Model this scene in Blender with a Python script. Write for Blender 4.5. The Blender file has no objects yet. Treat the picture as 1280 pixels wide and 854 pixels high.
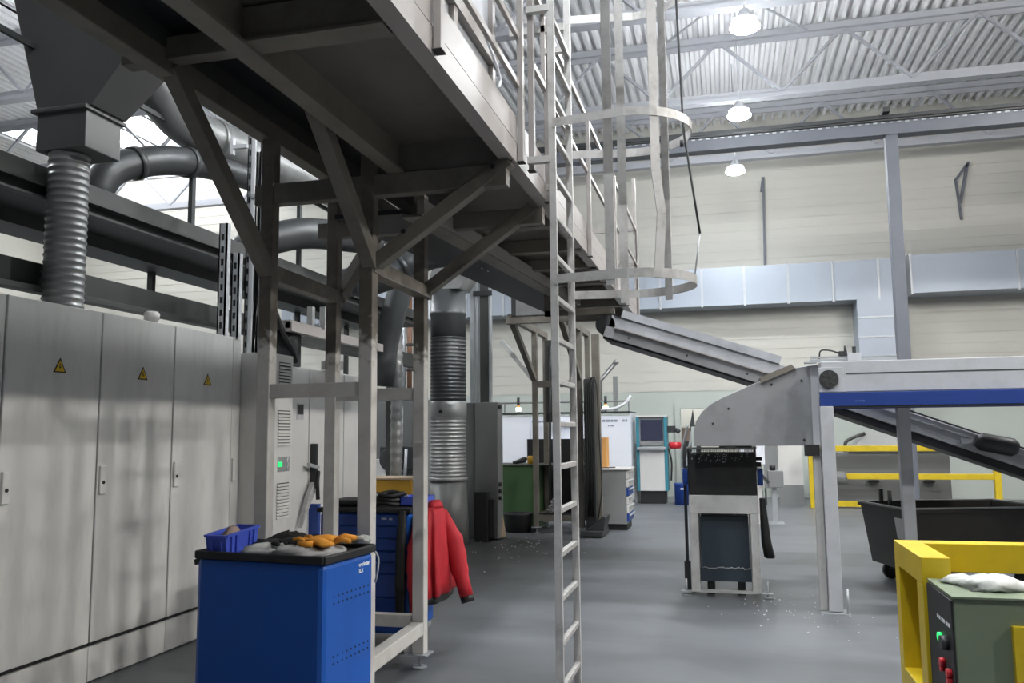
import bpy, bmesh, math, random
from mathutils import Vector, Matrix
random.seed(7)
S = bpy.context.scene
C = S.collection
R = math.radians
PI = math.pi

# ------------------------------------------------------------------ camera, world, exposure
H = 1.6
YAW, PIT, ROL = -0.246096, 0.107907, -0.009571
f = Vector((math.sin(YAW)*math.cos(PIT), math.cos(YAW)*math.cos(PIT), math.sin(PIT)))
rt = Vector((math.cos(YAW), -math.sin(YAW), 0))
up = rt.cross(f)
rt2 = math.cos(ROL)*rt + math.sin(ROL)*up
up2 = -math.sin(ROL)*rt + math.cos(ROL)*up
cam_d = bpy.data.cameras.new('camera')
cam_d.sensor_width = 36
cam_d.lens = 1044.36/1280*36
cam_d.clip_start = 0.05
cam_d.clip_end = 200
cam = bpy.data.objects.new('camera', cam_d)
m = Matrix.Identity(4)
for i in range(3):
    m[i][0] = rt2[i]; m[i][1] = up2[i]; m[i][2] = -f[i]
m[2][3] = H
cam.matrix_world = m
C.objects.link(cam)
S.camera = cam

S.view_settings.view_transform = 'Standard'
S.view_settings.look = 'None'
S.view_settings.gamma = 1
S.view_settings.use_curve_mapping = False
S.view_settings.exposure = 0.7
LAMP_L = 270.0          # radiance of the high bay lamps
SKYLIGHT_L = 5.0
w = bpy.data.worlds.new('hall_daylight')
S.world = w
w.use_nodes = True
w.node_tree.nodes['Background'].inputs[0].default_value = (0.80, 0.88, 1.0, 1)
w.node_tree.nodes['Background'].inputs[1].default_value = 0.06

# ------------------------------------------------------------------ materials
def mat(name, col, rough=0.5, metal=0.0, var=0.12, scale=6.0, dirt=None, dirt_amt=0.0, dirt_scale=2.0,
        bump=0.0, bump_scale=60.0, stretch=(1, 1, 1), emit=None, emit_l=0.0, zsplit=None, spec=None, alpha=None):
    m = bpy.data.materials.new(name)
    m.use_nodes = True
    nt = m.node_tree; N = nt.nodes; L = nt.links
    b = N['Principled BSDF']
    tc = N.new('ShaderNodeTexCoord')
    mp = N.new('ShaderNodeMapping'); mp.inputs['Scale'].default_value = stretch
    L.new(tc.outputs['Object'], mp.inputs[0])
    nz = N.new('ShaderNodeTexNoise'); nz.inputs['Scale'].default_value = scale; nz.inputs['Detail'].default_value = 5
    L.new(mp.outputs[0], nz.inputs['Vector'])
    mx = N.new('ShaderNodeMix'); mx.data_type = 'RGBA'
    lo = [max(0, c*(1-var)) for c in col]; hi = [min(1, c*(1+var)) for c in col]
    mx.inputs[6].default_value = (*lo, 1); mx.inputs[7].default_value = (*hi, 1)
    L.new(nz.outputs['Fac'], mx.inputs[0])
    out = mx.outputs[2]
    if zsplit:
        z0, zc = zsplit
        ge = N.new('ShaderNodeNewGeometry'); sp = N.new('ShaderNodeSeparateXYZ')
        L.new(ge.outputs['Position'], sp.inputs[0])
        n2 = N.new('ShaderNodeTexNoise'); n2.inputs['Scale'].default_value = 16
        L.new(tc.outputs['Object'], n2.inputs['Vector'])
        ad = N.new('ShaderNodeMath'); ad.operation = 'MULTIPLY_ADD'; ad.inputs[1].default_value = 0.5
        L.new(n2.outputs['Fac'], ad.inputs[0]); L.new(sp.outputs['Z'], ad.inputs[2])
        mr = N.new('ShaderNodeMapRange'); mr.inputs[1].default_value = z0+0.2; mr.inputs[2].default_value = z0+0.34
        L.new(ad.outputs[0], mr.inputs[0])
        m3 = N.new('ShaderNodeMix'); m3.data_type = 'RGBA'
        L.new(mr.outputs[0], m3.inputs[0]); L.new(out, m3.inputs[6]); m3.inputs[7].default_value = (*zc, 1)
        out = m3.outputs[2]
    if dirt is not None:
        n3 = N.new('ShaderNodeTexNoise'); n3.inputs['Scale'].default_value = dirt_scale; n3.inputs['Detail'].default_value = 6
        n3.inputs['Roughness'].default_value = 0.65
        L.new(mp.outputs[0], n3.inputs['Vector'])
        mr = N.new('ShaderNodeMapRange'); mr.inputs[1].default_value = 0.47; mr.inputs[2].default_value = 0.72
        mr.inputs[4].default_value = dirt_amt
        L.new(n3.outputs['Fac'], mr.inputs[0])
        m4 = N.new('ShaderNodeMix'); m4.data_type = 'RGBA'
        L.new(mr.outputs[0], m4.inputs[0]); L.new(out, m4.inputs[6]); m4.inputs[7].default_value = (*dirt, 1)
        out = m4.outputs[2]
    L.new(out, b.inputs['Base Color'])
    b.inputs['Roughness'].default_value = rough
    b.inputs['Metallic'].default_value = metal
    if spec is not None: b.inputs['Specular IOR Level'].default_value = spec
    if bump:
        n4 = N.new('ShaderNodeTexNoise'); n4.inputs['Scale'].default_value = bump_scale; n4.inputs['Detail'].default_value = 4
        L.new(mp.outputs[0], n4.inputs['Vector'])
        bp = N.new('ShaderNodeBump'); bp.inputs['Strength'].default_value = bump; bp.inputs['Distance'].default_value = 0.02
        L.new(n4.outputs['Fac'], bp.inputs['Height']); L.new(bp.outputs[0], b.inputs['Normal'])
    if emit:
        b.inputs['Emission Color'].default_value = (*emit, 1)
        b.inputs['Emission Strength'].default_value = emit_l
    if alpha is not None: b.inputs['Alpha'].default_value = alpha
    return m

SOOT = (0.115, 0.098, 0.078)
M = dict(
    floor=mat('floor_epoxy', (0.158, 0.168, 0.182), 0.42, var=0.16, scale=0.9, stretch=(0.5, 1.6, 1), dirt=(0.07, 0.073, 0.078), dirt_amt=0.6, dirt_scale=0.7, bump=0.02, bump_scale=30),
    stain=mat('floor_soot', (0.05, 0.05, 0.05), 0.55, var=0.5, scale=5),
    wall=mat('wall_panel', (0.60, 0.585, 0.53), 0.6, var=0.05, scale=0.5, dirt=(0.52, 0.50, 0.45), dirt_amt=0.35, dirt_scale=1.2, stretch=(0.3, 1, 3)),
    plinth=mat('wall_plinth', (0.50, 0.54, 0.50), 0.7, var=0.06, scale=0.8),
    ceil=mat('roof_deck', (0.78, 0.78, 0.79), 0.55, var=0.06, scale=1.0),
    truss=mat('truss_paint', (0.36, 0.37, 0.40), 0.55, var=0.06),
    crane=mat('crane_grey', (0.115, 0.125, 0.15), 0.5, var=0.1),
    cab=mat('cabinet_enamel', (0.72, 0.71, 0.68), 0.38, var=0.035, scale=1.5, stretch=(1, 2.5, 0.5), dirt=(0.40, 0.39, 0.36), dirt_amt=0.4, dirt_scale=2.2),
    cabgrey=mat('grey_enamel', (0.30, 0.31, 0.31), 0.45, var=0.05),
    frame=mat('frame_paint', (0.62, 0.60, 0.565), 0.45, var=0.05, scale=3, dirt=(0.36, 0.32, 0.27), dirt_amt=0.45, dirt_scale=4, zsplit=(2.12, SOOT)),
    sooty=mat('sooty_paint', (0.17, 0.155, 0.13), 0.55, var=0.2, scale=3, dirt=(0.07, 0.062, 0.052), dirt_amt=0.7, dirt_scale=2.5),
    platf=mat('platform_paint', (0.33, 0.305, 0.29), 0.45, var=0.08, scale=3, dirt=(0.25, 0.22, 0.19), dirt_amt=0.5, dirt_scale=5, stretch=(1, 0.4, 1)),
    deck=mat('deck_plate', (0.20, 0.185, 0.17), 0.38, 0.4, var=0.25, scale=1.4, dirt=(0.08, 0.075, 0.07), dirt_amt=0.6, dirt_scale=1.5),
    ladder=mat('ladder_galv', (0.52, 0.51, 0.495), 0.4, 0.15, var=0.1, scale=5, dirt=(0.22, 0.20, 0.18), dirt_amt=0.6, dirt_scale=9),
    rung=mat('rung_worn', (0.46, 0.45, 0.435), 0.45, 0.15, var=0.2, scale=20, dirt=(0.10, 0.10, 0.10), dirt_amt=0.9, dirt_scale=40),
    zinc=mat('strut_zinc', (0.60, 0.62, 0.64), 0.45, 0.1, var=0.15, scale=6),
    galv=mat('galvanised', (0.44, 0.46, 0.48), 0.4, 0.35, var=0.15, scale=6),
    ductwall=mat('duct_sheet', (0.36, 0.40, 0.46), 0.45, 0.25, var=0.06, scale=2),
    pipe=mat('spiral_pipe', (0.33, 0.335, 0.33), 0.42, 0.55, var=0.25, scale=5, dirt=(0.10, 0.105, 0.11), dirt_amt=0.6, dirt_scale=2),
    hoodsteel=mat('hood_steel', (0.12, 0.12, 0.115), 0.5, 0.2, var=0.2, scale=2),
    pipedark=mat('grimy_pipe', (0.085, 0.09, 0.093), 0.4, 0.4, var=0.3, scale=5),
    dark=mat('dark_steel', (0.045, 0.048, 0.05), 0.5, 0.3, var=0.2),
    gallery=mat('gallery_steel', (0.062, 0.064, 0.06), 0.5, 0.2, var=0.25, scale=2, dirt=(0.045, 0.045, 0.043), dirt_amt=0.7, dirt_scale=2),
    belt=mat('belt_black', (0.012, 0.013, 0.018), 0.55, var=0.3),
    black=mat('black_rubber', (0.015, 0.015, 0.016), 0.55, var=0.2),
    blue=mat('cart_blue', (0.008, 0.095, 0.44), 0.38, var=0.06),
    bluedk=mat('drawer_blue', (0.012, 0.055, 0.28), 0.4, var=0.08),
    bluebin=mat('bin_blue', (0.07, 0.12, 0.62), 0.4, var=0.06),
    bluebeam=mat('beam_blue', (0.016, 0.045, 0.22), 0.4, var=0.07),
    red=mat('jacket_red', (0.50, 0.018, 0.03), 0.75, var=0.18, scale=9),
    white=mat('white_enamel', (0.80, 0.82, 0.88), 0.35, var=0.02),
    whitemach=mat('machine_white', (0.66, 0.65, 0.63), 0.4, var=0.03),
    chain_steel=mat('conveyor_grey', (0.43, 0.445, 0.475), 0.4, 0.15, var=0.1, scale=2.5, dirt=(0.17, 0.175, 0.19), dirt_amt=0.5, dirt_scale=3),
    hood=mat('hood_grey', (0.31, 0.315, 0.325), 0.42, 0.15, var=0.12, scale=2, dirt=(0.17, 0.175, 0.18), dirt_amt=0.55, dirt_scale=2.3),
    convwhite=mat('conveyor_white', (0.47, 0.485, 0.51), 0.45, var=0.04, dirt=(0.30, 0.30, 0.31), dirt_amt=0.4, dirt_scale=4),
    tablewhite=mat('stand_paint', (0.48, 0.48, 0.47), 0.45, var=0.06, dirt=(0.24, 0.23, 0.22), dirt_amt=0.5, dirt_scale=6),
    mesh=mat('basket_black', (0.05, 0.05, 0.052), 0.5, 0.4, var=0.4, scale=8),
    teal=mat('bin_darkblue', (0.03, 0.045, 0.06), 0.45, var=0.3, scale=3),
    yellow=mat('guard_yellow', (0.62, 0.45, 0.012), 0.42, var=0.08, scale=3, dirt=(0.45, 0.33, 0.02), dirt_amt=0.5, dirt_scale=5),
    ochre=mat('ochre_box', (0.42, 0.23, 0.012), 0.5, var=0.1),
    green=mat('machine_green', (0.055, 0.115, 0.045), 0.45, var=0.2, scale=2),
    palegreen=mat('box_green', (0.17, 0.21, 0.14), 0.45, var=0.1, scale=5, dirt=(0.15, 0.18, 0.12), dirt_amt=0.5, dirt_scale=6),
    skip=mat('skip_dark', (0.036, 0.033, 0.030), 0.38, 0.35, var=0.3, scale=3),
    rim=mat('worn_rim', (0.30, 0.30, 0.30), 0.35, 0.7, var=0.3, scale=8),
    teal2=mat('kiosk_teal', (0.045, 0.22, 0.29), 0.4, var=0.05),
    screen=mat('screen_dark', (0.045, 0.05, 0.085), 0.18, var=0.1),
    grey=mat('plain_grey', (0.22, 0.225, 0.225), 0.45, var=0.06),
    machgrey=mat('machine_grey', (0.155, 0.16, 0.158), 0.42, 0.1, var=0.08, scale=1),
    orange=mat('glove_orange', (0.72, 0.30, 0.03), 0.8, var=0.2, scale=25),
    cloth=mat('cloth_grey', (0.42, 0.42, 0.42), 0.9, var=0.4, scale=28),
    clothdark=mat('glove_dark', (0.02, 0.02, 0.02), 0.85, var=0.4, scale=30),
    paper=mat('kraft_paper', (0.30, 0.225, 0.19), 0.85, var=0.15, scale=20),
    wood=mat('raw_plank', (0.42, 0.32, 0.22), 0.7, var=0.2, scale=10, stretch=(1, 1, 0.2)),
    orangewood=mat('orange_ply', (0.62, 0.32, 0.10), 0.6, var=0.1),
    brown=mat('copper_pipe', (0.20, 0.105, 0.065), 0.5, 0.2, var=0.15),
    signyellow=mat('sign_yellow', (0.75, 0.48, 0.0), 0.5, var=0.02),
    signblack=mat('sign_black', (0.02, 0.018, 0.015), 0.6, var=0.02),
    ink=mat('white_ink', (0.85, 0.86, 0.9), 0.5, var=0.02),
    greyink=mat('grey_ink', (0.28, 0.30, 0.38), 0.5, var=0.02),
    blueink=mat('pale_blue_ink', (0.10, 0.18, 0.42), 0.5, var=0.02),
    redplastic=mat('red_plastic', (0.55, 0.02, 0.03), 0.4, var=0.05),
    lampwhite=mat('lamp_glow', (1, 1, 1), 0.5, emit=(0.93, 0.97, 1.0), emit_l=LAMP_L),
    lampbright=mat('lamp_glow_raised', (1, 1, 1), 0.5, emit=(1.0, 0.97, 0.92), emit_l=LAMP_L*2.2),  # single lamps of the right row, radiance raised to brighten the cabinets
    annexfill=mat('annex_fill_glow', (1, 1, 1), 0.5, emit=(0.95, 0.98, 1.0), emit_l=22.0),
    uplightfill=mat('uplight_fill', (1, 1, 1), 0.5, emit=(0.93, 0.97, 1.0), emit_l=LAMP_L*0.22),
    skyglow=mat('skylight_glow', (1, 1, 1), 0.5, emit=(0.95, 0.98, 1.0), emit_l=SKYLIGHT_L),
    greenglow=mat('green_indicator', (0, 0.4, 0.1), 0.4, emit=(0.02, 1.0, 0.16), emit_l=0.8),
    signalglow=mat('signal_glow', (0.7, 1, 0.8), 0.4, emit=(0.75, 1.0, 0.75), emit_l=2.5),
    signalamber=mat('signal_amber', (0.8, 0.3, 0.02), 0.4, emit=(1.0, 0.35, 0.03), emit_l=0.15),
    glovewhite=mat('glove_white', (0.55, 0.56, 0.53), 0.9, var=0.35, scale=28),
    label=mat('paper_label', (0.5, 0.5, 0.5), 0.6, var=0.15, scale=30),
)

# ------------------------------------------------------------------ mesh helpers (world coordinates)
class MB:
    def __init__(s): s.v = []; s.f = []; s.sm = []; s.st = []; s.mi = 0; s.extra = None
    def add(s, vs, fs, smooth=False):
        o = len(s.v); s.st.append((o, len(s.f))); s.v += [tuple(v) for v in vs]
        s.f += [tuple(i+o for i in q) for q in fs]; s.sm += [smooth]*len(fs)
        return s
    def box(s, x0, x1, y0, y1, z0, z1):
        x0, x1 = min(x0, x1), max(x0, x1); y0, y1 = min(y0, y1), max(y0, y1); z0, z1 = min(z0, z1), max(z0, z1)
        return s.add([(x0,y0,z0),(x1,y0,z0),(x1,y1,z0),(x0,y1,z0),(x0,y0,z1),(x1,y0,z1),(x1,y1,z1),(x0,y1,z1)],
              [(3,2,1,0),(4,5,6,7),(0,1,5,4),(1,2,6,5),(2,3,7,6),(3,0,4,7)])
    def beam(s, p, q, wd, ht, upv=(0, 0, 1)):
        p, q = Vector(p), Vector(q); d = (q-p).normalized(); u = Vector(upv)
        r = d.cross(u)
        if r.length < 1e-4: r = d.cross(Vector((0, 1, 0)))
        r.normalize(); u = r.cross(d)
        r *= wd/2; u *= ht/2
        vs = [p-r-u, p+r-u, p+r+u, p-r+u, q-r-u, q+r-u, q+r+u, q-r+u]
        return s.add(vs, [(0,1,2,3),(7,6,5,4),(0,4,5,1),(1,5,6,2),(2,6,7,3),(3,7,4,0)])
    def prism(s, poly, ax, a, b):
        n = len(poly)
        def P(t, c):
            return (c, t[0], t[1]) if ax == 'x' else ((t[0], c, t[1]) if ax == 'y' else (t[0], t[1], c))
        vs = [P(t, a) for t in poly]+[P(t, b) for t in poly]
        fs = [tuple(range(n))[::-1], tuple(range(n, 2*n))]+[(i, (i+1) % n, n+(i+1) % n, n+i) for i in range(n)]
        return s.add(vs, fs)
    def tube(s, pts, r, n=16, cap=True, closed=False):
        pts = [Vector(p) for p in pts]; k = len(pts)
        rs = r if isinstance(r, (list, tuple)) else [r]*k
        vs = []; ref = None
        for i, p in enumerate(pts):
            a = pts[(i-1) % k] if closed else pts[max(i-1, 0)]
            b = pts[(i+1) % k] if closed else pts[min(i+1, k-1)]
            d = (b-a).normalized()
            if ref is None:
                ref = Vector((0, 0, 1)) if abs(d.z) < 0.9 else Vector((1, 0, 0))
                ref = (ref-d*ref.dot(d)).normalized()
            else:
                ref = (ref-d*ref.dot(d)).normalized()
            o = d.cross(ref)
            vs += [p+(ref*math.cos(2*PI*j/n)+o*math.sin(2*PI*j/n))*rs[i] for j in range(n)]
        fs = []
        for i in range(k if closed else k-1):
            i2 = (i+1) % k
            fs += [(i*n+j, i*n+(j+1) % n, i2*n+(j+1) % n, i2*n+j) for j in range(n)]
        s.add(vs, fs, True)
        if cap and not closed:
            o = len(s.v)-len(vs)
            s.f += [tuple(o+j for j in range(n))[::-1], tuple(o+(k-1)*n+j for j in range(n))]; s.sm += [False]*2
        return s
    def cyl(s, p, q, r, n=16, r2=None):
        return s.tube([p, q], [r, r if r2 is None else r2], n)
    def lathe(s, prof, c, n=24, cap=True):
        vs = []
        for r, z in prof: vs += [(c[0]+r*math.cos(2*PI*j/n), c[1]+r*math.sin(2*PI*j/n), c[2]+z) for j in range(n)]
        k = len(prof); fs = []
        for i in range(k-1): fs += [(i*n+j, i*n+(j+1) % n, (i+1)*n+(j+1) % n, (i+1)*n+j) for j in range(n)]
        s.add(vs, fs, True)
        if cap:
            o = len(s.v)-len(vs)
            s.f += [tuple(o+j for j in range(n))[::-1], tuple(o+(k-1)*n+j for j in range(n))]; s.sm += [False]*2
        return s
    def grid(s, rows, smooth=True, closed=False):
        a = len(rows); b = len(rows[0]); vs = [p for r_ in rows for p in r_]
        fs = []
        for i in range(a-1):
            for j in range(b if closed else b-1):
                fs.append((i*b+j, i*b+(j+1) % b, (i+1)*b+(j+1) % b, (i+1)*b+j))
        return s.add(vs, fs, smooth)
    def inlay(s, other, m):             # surface pattern kept inside this mesh as a second material
        o = len(s.v); s.mi = len(s.f); s.extra = m
        s.v += other.v; s.f += [tuple(i+o for i in q) for q in other.f]; s.sm += other.sm
        return s
    def build_each(s, name, m, parent, bevel=0.0):   # every added piece becomes a part of its own
        ends = s.st[1:]+[(len(s.v), len(s.f))]
        for (v0, f0), (v1, f1) in zip(s.st, ends):
            q = MB(); q.v = s.v[v0:v1]; q.f = [tuple(i-v0 for i in g) for g in s.f[f0:f1]]; q.sm = s.sm[f0:f1]
            q.build(name, m, parent, bevel)
    def build(s, name, m, parent=None, bevel=0.0, loc=None, solid=0.0, sub=0):
        me = bpy.data.meshes.new(name)
        if parent is not None:
            o0 = Vector((0, 0, 0)); q = parent
            while q is not None: o0 += Vector(q.location); q = q.parent
            mine = Vector((0, 0, 0))
        else:
            xs = [v[0] for v in s.v]; ys = [v[1] for v in s.v]; zs = [v[2] for v in s.v]
            mine = Vector(loc) if loc else Vector(((min(xs)+max(xs))/2, (min(ys)+max(ys))/2, min(zs)))
            o0 = mine
        me.from_pydata([tuple(Vector(v)-o0) for v in s.v], [], s.f)
        bm = bmesh.new(); bm.from_mesh(me); bmesh.ops.recalc_face_normals(bm, faces=bm.faces); bm.to_mesh(me); bm.free()
        for p, sm in zip(me.polygons, s.sm): p.use_smooth = sm
        me.materials.append(m)
        if s.extra:
            me.materials.append(s.extra)
            for p in me.polygons:
                if p.index >= s.mi: p.material_index = 1
        o = bpy.data.objects.new(name, me); C.objects.link(o)
        if parent is not None: o.parent = parent
        else: o.location = mine
        if solid:
            md = o.modifiers.new('thickness', 'SOLIDIFY'); md.thickness = solid
        if sub:
            md = o.modifiers.new('smooth', 'SUBSURF'); md.levels = sub; md.render_levels = sub
        if bevel:
            md = o.modifiers.new('edge', 'BEVEL'); md.width = bevel; md.segments = 2; md.limit_method = 'ANGLE'; md.angle_limit = R(40)
        return o

def tag(o, label, cat, group=None, kind=None):
    o['label'] = label; o['category'] = cat
    if group: o['group'] = group
    if kind: o['kind'] = kind
    return o
def thing(name, label, cat, loc=(0, 0, 0), group=None):
    o = bpy.data.objects.new(name, None); o.empty_display_size = 0.1
    C.objects.link(o); o.location = loc
    return tag(o, label, cat, group)
def struct(name, mb, m, bevel=0.0):
    o = mb.build(name, m, None, bevel); o['kind'] = 'structure'; return o
def copy_tree(o, parent=None):
    c = o.copy(); C.objects.link(c)
    if parent is not None: c.parent = parent
    for ch in list(o.children): copy_tree(ch, c)
    return c
def B(*a): return MB().box(*a)
def text_mesh(body, size, m, parent, origin, xdir, updir, name='lettering', bold=0.0):
    cu = bpy.data.curves.new('lettering', 'FONT'); cu.body = body; cu.size = size; cu.extrude = 0.0006; cu.offset = bold
    to = bpy.data.objects.new('lettering_source', cu); C.objects.link(to)
    bpy.context.view_layer.update()
    me = bpy.data.meshes.new_from_object(to.evaluated_get(bpy.context.evaluated_depsgraph_get()))
    bpy.data.objects.remove(to)
    x = Vector(xdir).normalized(); y = Vector(updir).normalized(); z = x.cross(y)
    o0 = Vector((0, 0, 0)); q = parent
    while q is not None: o0 += Vector(q.location); q = q.parent
    for v in me.vertices:
        c = v.co.copy(); v.co = Vector(origin)+x*c.x+y*c.y+z*c.z-o0
    me.materials.clear(); me.materials.append(m)
    o = bpy.data.objects.new(name, me); C.objects.link(o); o.parent = parent
    return o
def corr(z0, z1, r, amp, pitch):       # ribbed duct profile
    n = int((z1-z0)/pitch); out = []
    for i in range(n):
        z = z0+(z1-z0)*i/n; d = (z1-z0)/n
        out += [(r, z), (r, z+d*0.55), (r+amp, z+d*0.68), (r+amp, z+d*0.87)]
    return out+[(r, z1)]
def smooth_path(pts, n=6):              # rounded corner polyline
    out = [Vector(pts[0])]
    for i in range(1, len(pts)-1):
        a, b, c = Vector(pts[i-1]), Vector(pts[i]), Vector(pts[i+1])
        p = b+(a-b)*0.38; q = b+(c-b)*0.38
        for k in range(n+1):
            t = k/n; out.append(p*(1-t)**2+b*2*t*(1-t)+q*t*t)
    out.append(Vector(pts[-1])); return out
def ribbed_tube(pts, r, amp=0.012, pitch=0.09, n=20, mb=None):
    pts = [Vector(p) for p in pts]; P = []; Q = []
    tot = 0
    for a, b in zip(pts, pts[1:]):
        k = max(1, int((b-a).length/(pitch/3)))
        for i in range(k):
            P.append(a+(b-a)*i/k); Q.append(r+(amp if int((tot+(b-a).length*i/k)/(pitch/3)) % 3 == 0 else 0))
        tot += (b-a).length
    P.append(pts[-1]); Q.append(r)
    return (mb or MB()).tube(P, Q, n)
def lump(c, sx, sy, sz, n=14, k=8, j=0.25):   # crumpled blob resting on its base
    rows = []
    for i in range(k+1):
        t = i/k; ph = t*PI/2
        row = []
        for a in range(n):
            th = 2*PI*a/n
            rr = math.cos(ph)*(1+j*(random.random()-0.5)*2)
            row.append((c[0]+sx*rr*math.cos(th), c[1]+sy*rr*math.sin(th), c[2]+max(0.0, sz*math.sin(ph)*(1+j*(random.random()-0.5)))))
        rows.append(row)
    mb = MB().grid(rows, True, True)
    o = len(mb.v); mb.v.append((c[0], c[1], c[2])); mb.f += [(a, (a+1) % n, o) for a in range(n)]; mb.sm += [True]*n
    return mb

# ================================================================== SETTING
def floor_nodes(m):
    nt = m.node_tree; N = nt.nodes; L = nt.links; b = N['Principled BSDF']
    src = b.inputs['Base Color'].links[0].from_socket
    ge = N.new('ShaderNodeNewGeometry'); sp = N.new('ShaderNodeSeparateXYZ'); L.new(ge.outputs['Position'], sp.inputs[0])
    nz = N.new('ShaderNodeTexNoise'); nz.inputs['Scale'].default_value = 1.6; nz.inputs['Detail'].default_value = 7; nz.inputs['Roughness'].default_value = 0.7
    L.new(ge.outputs['Position'], nz.inputs['Vector'])
    def math(op, a, b_=None, c=None):
        n = N.new('ShaderNodeMath'); n.operation = op
        for i, q in enumerate((a, b_, c)):
            if q is None: continue
            if isinstance(q, (int, float)): n.inputs[i].default_value = q
            else: L.new(q, n.inputs[i])
        return n.outputs[0]
    def band(v, lo, hi, soft):
        r1 = N.new('ShaderNodeMapRange'); r1.inputs[1].default_value = lo; r1.inputs[2].default_value = lo+soft; L.new(v, r1.inputs[0])
        r2 = N.new('ShaderNodeMapRange'); r2.inputs[1].default_value = hi-soft; r2.inputs[2].default_value = hi; r2.inputs[3].default_value = 1; r2.inputs[4].default_value = 0; L.new(v, r2.inputs[0])
        return math('MULTIPLY', r1.outputs[0], r2.outputs[0])
    out = src
    def dark(fac, col):
        nonlocal out
        mx = N.new('ShaderNodeMix'); mx.data_type = 'RGBA'; mx.clamp_factor = True
        L.new(fac, mx.inputs[0]); L.new(out, mx.inputs[6]); mx.inputs[7].default_value = (*col, 1); out = mx.outputs[2]
    dark(math('MULTIPLY', band(sp.outputs['Y'], 10.6, 11.75, 0.05), 0.55), (0.085, 0.09, 0.092))      # darker painted lanes
    dark(math('MULTIPLY', band(sp.outputs['Y'], 3.0, 6.5, 0.25), 0.45), (0.085, 0.09, 0.097))
    dark(math('MULTIPLY', band(sp.outputs['Y'], 7.9, 8.35, 0.3), 0.35), (0.085, 0.09, 0.097))
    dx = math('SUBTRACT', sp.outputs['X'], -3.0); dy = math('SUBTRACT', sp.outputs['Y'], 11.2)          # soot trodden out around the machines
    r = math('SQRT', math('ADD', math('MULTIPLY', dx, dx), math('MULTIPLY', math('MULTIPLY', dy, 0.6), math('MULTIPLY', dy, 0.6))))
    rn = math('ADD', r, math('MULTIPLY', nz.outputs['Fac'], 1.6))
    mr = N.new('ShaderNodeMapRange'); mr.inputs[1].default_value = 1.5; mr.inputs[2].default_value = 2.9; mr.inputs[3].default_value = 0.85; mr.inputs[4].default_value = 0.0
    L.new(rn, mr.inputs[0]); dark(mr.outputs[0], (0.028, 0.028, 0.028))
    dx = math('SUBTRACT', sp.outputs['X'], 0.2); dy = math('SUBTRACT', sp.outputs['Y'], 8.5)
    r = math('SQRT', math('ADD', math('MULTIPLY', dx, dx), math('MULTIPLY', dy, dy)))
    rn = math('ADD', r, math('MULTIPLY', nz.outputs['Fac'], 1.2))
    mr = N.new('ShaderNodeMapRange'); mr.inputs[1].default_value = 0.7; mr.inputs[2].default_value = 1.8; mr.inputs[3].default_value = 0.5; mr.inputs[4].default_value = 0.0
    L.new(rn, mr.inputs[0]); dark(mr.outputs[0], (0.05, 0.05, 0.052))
    L.new(out, b.inputs['Base Color'])
floor_nodes(M['floor'])
fl = struct('floor', B(-20, 16, -4, 21.3, -0.2, 0), M['floor'])
wb = MB()
wb.box(-20, 16, 21.0, 21.3, 2.55, 9.4)
wb.box(-19.7, 16, 20.985, 21.0, 6.555, 6.58)
zz = 2.55
while zz < 8.2:                        # horizontally ribbed sandwich panels
    wb.box(-19.7, 16, 20.988, 21.0, zz+0.008, zz+0.237); zz += 0.245
struct('wall_back', wb, M['wall'])
pl = MB()
pl.box(-20, -1.03, 21.0, 21.3, 0, 2.55); pl.box(0.86, 16, 21.0, 21.3, 0, 2.55); pl.box(-1.03, 0.86, 21.0, 21.3, 2.13, 2.55)
struct('trim_1', pl, M['plinth'])
struct('wall_left', B(-20.3, -20, -4, 21.3, 0, 9.4), M['wall'])
# corrugated roof deck, ribs running away from the viewer
def deck(x0, x1, y0, y1):
    mb = MB(); lo = []; x = x0
    while x < x1:
        lo += [(x, 9.24), (x+0.07, 9.24), (x+0.10, 9.36), (x+0.17, 9.36)]; x += 0.2
    lo.append((x1, 9.24))
    poly = lo+[(x1, 9.5), (x0, 9.5)]
    n = len(lo)
    vs = [(a, y0, b) for a, b in lo]+[(a, y1, b) for a, b in lo]
    mb.add(vs, [(i, i+1, n+i+1, n+i) for i in range(n-1)])
    mb.box(x0, x1, y0, y1, 9.42, 9.5)
    return mb
dk = deck(-12.2, 16, -4, 21.3)
d2 = deck(-20.3, -17.6, -4, 21.3); dk.add(d2.v, d2.f)
d3 = deck(-17.6, -12.2, -4, 16.4); dk.add(d3.v, d3.f)
struct('ceiling', dk, M['ceil'])
# roof light strip on the left with glazing bars
sk = MB().box(-17.6, -12.2, 16.4, 21.3, 9.4, 9.45)
wn = struct('window_1', sk, M['skyglow'])
gb = MB()
for x in (-17.6, -16.55, -15.5, -14.45, -13.4, -12.3): gb.box(x, x+0.09, 16.4, 21.0, 9.28, 9.42)
for y in (16.35, 18.75, 19.0, 20.95): gb.box(-17.6, -12.2, y, y+0.1, 9.24, 9.42)
o = gb.build('glazing_bar', M['truss'], wn)
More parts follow.
